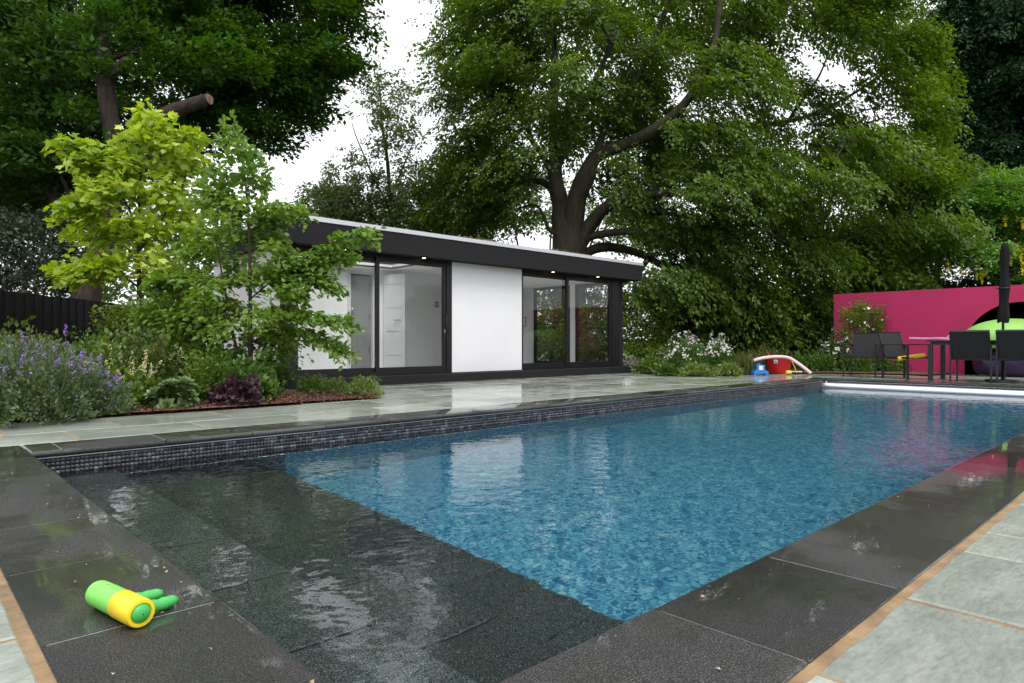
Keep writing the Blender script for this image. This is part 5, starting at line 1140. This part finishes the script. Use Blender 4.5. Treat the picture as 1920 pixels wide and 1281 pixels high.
MB().box((-.045, -.106, .112), (.035, -.1005, .198)).build('paper_label', M['white'], PU)
MB().lathe([(.001, .246), (.035, .245), (.036, .22), (.03, .2)], (-.02, 0, 0), 16).build('outlet', M['blue'], PU)
for s in (-1, 1): MB().box((s*.12 - .02, -.112, .002), (s*.12 + .02, -.1005, .06)).build('foot', M['blue'], PU, bevel=.005)
o = MB().tube(list(limb_path([pc + RT*-.13 + UP*.06, gnd(1405, 703) + UP*.012, gnd(1385, 703.5) + UP*.012, gnd(1370, 706) + UP*.012, gnd(1350, 705) + UP*.012], 6)), .011, 8).build('power_cable', M['black']); tag(o, 'black cable running from the blue pump along the border', 'cable')

# ------------------------------------------------------------------ water toy on the near coping
ta = np.array([.388, 1.965, 0]); tf = np.array([.436, 1.722, 0]); ax = unit(tf - ta); sd_ = np.array([-ax[1], ax[0], 0]); sd_ = sd_ if sd_[0] > 0 else -sd_
TR = .0365; TO = empty('water_toy', tuple(ta + ax*.014), 0, 'green and yellow plastic water squirter lying on the dark coping', 'toy'); Lt = np.linalg.norm(tf - ta)
M['tgreen'] = simple('toy_green', (.20, .62, .10), .42, var=.06, vscale=30, spec=.5); M['tyellow'] = simple('toy_yellow', (.86, .64, .02), .42, var=.05, vscale=30); M['tnozzle'] = simple('toy_mid_green', (.06, .42, .09), .45, var=.05, vscale=40)
zc = UP*(TR + .001)
def axial(prof, mat, name, n=36):
    b = MB(); V = []
    for r, t in prof:
        for k in range(n): V.append(ax*t + zc + r*(math.cos(2*PI*k/n)*sd_ + math.sin(2*PI*k/n)*UP))
    F = [(i*n+k, i*n+(k+1) % n, (i+1)*n+(k+1) % n, (i+1)*n+k) for i in range(len(prof)-1) for k in range(n)]
    return smooth_by_angle(b.add(V, F).build(name, mat, TO), 45)
axial([(.0005, .0), (.028, .0), (.0335, .004), (.0345, .012), (.0345, .056), (.0338, .0567), (.0338, .058), (.0352, .0592), (.0352, .140)], M['tgreen'], 'barrel')
axial([(.0352, .1395), (.0365, .141), (.0365, Lt - .008), (.0340, Lt - .001), (.0265, Lt), (.0255, Lt - .003), (.0245, Lt - .004)], M['tyellow'], 'collar')
axial([(.0246, Lt - .006), (.0240, Lt - .001), (.016, Lt + .006), (.006, Lt + .0085), (.0022, Lt + .0088), (.0020, Lt + .004), (.0003, Lt + .003)], M['tnozzle'], 'nozzle')
axial([(.0018, Lt + .0091), (.0001, Lt + .0092)], M['black'], 'nozzle_hole', 8)
for t, a_ in ((.085, .10), (.180, -.05)):
    d_ = unit(sd_ + ax*a_); s0 = ax*t + sd_*.026 + UP*.026; pts = [s0 + d_*l + UP*(-.008*min(1, l/.05)) for l in np.linspace(0, .104, 12)]
    rr2 = [.0165 + .0012*math.sin(k*2.1) if k < 9 else .0165*(1 - ((k-8)/3.4)**2)**.5 for k in range(12)]
    smooth_by_angle(MB().tube(pts, rr2, 18).build('grip', M['tnozzle'] if t > .1 else M['tnozzle'], TO), 60)
MB().obox(ax*.062 + zc + UP*.0346, ax*.006, sd_*.004, UP*.0006).build('scuff_mark', simple('scuff', (.35, .20, .16), .6), TO)

TO.scale = (.92, .92, .92)
# fallen blossom and seed bits on the coping
n = 85; P = []
for _ in range(n):
    q = rng.random()
    if q < .55: P.append((rng.uniform(.27, .62), rng.uniform(1.2, 5.2), .004))
    elif q < .85: P.append((rng.uniform(.9, 9), rng.uniform(.62, .95), .004))
    else: P.append((rng.uniform(-.4, 8), rng.uniform(5.05, 6.7), .006))
o = link('leaf_litter', np_mesh('leaf_litter', [scatter_arrays(T_rhomb(.8, .25), np.array(P), np.c_[rng.normal(size=(n, 2)), rng.normal(size=n)*.2], np.c_[rng.normal(size=(n, 2))*.4, np.ones(n)], rng.uniform(.005, .013, n))]), islandmat('dry_petals', [(.22, .12, .04), (.38, .25, .12), (.55, .44, .30)]))
tag(o, 'tan fallen petals and seed cases dotted over the wet coping', kind='stuff')
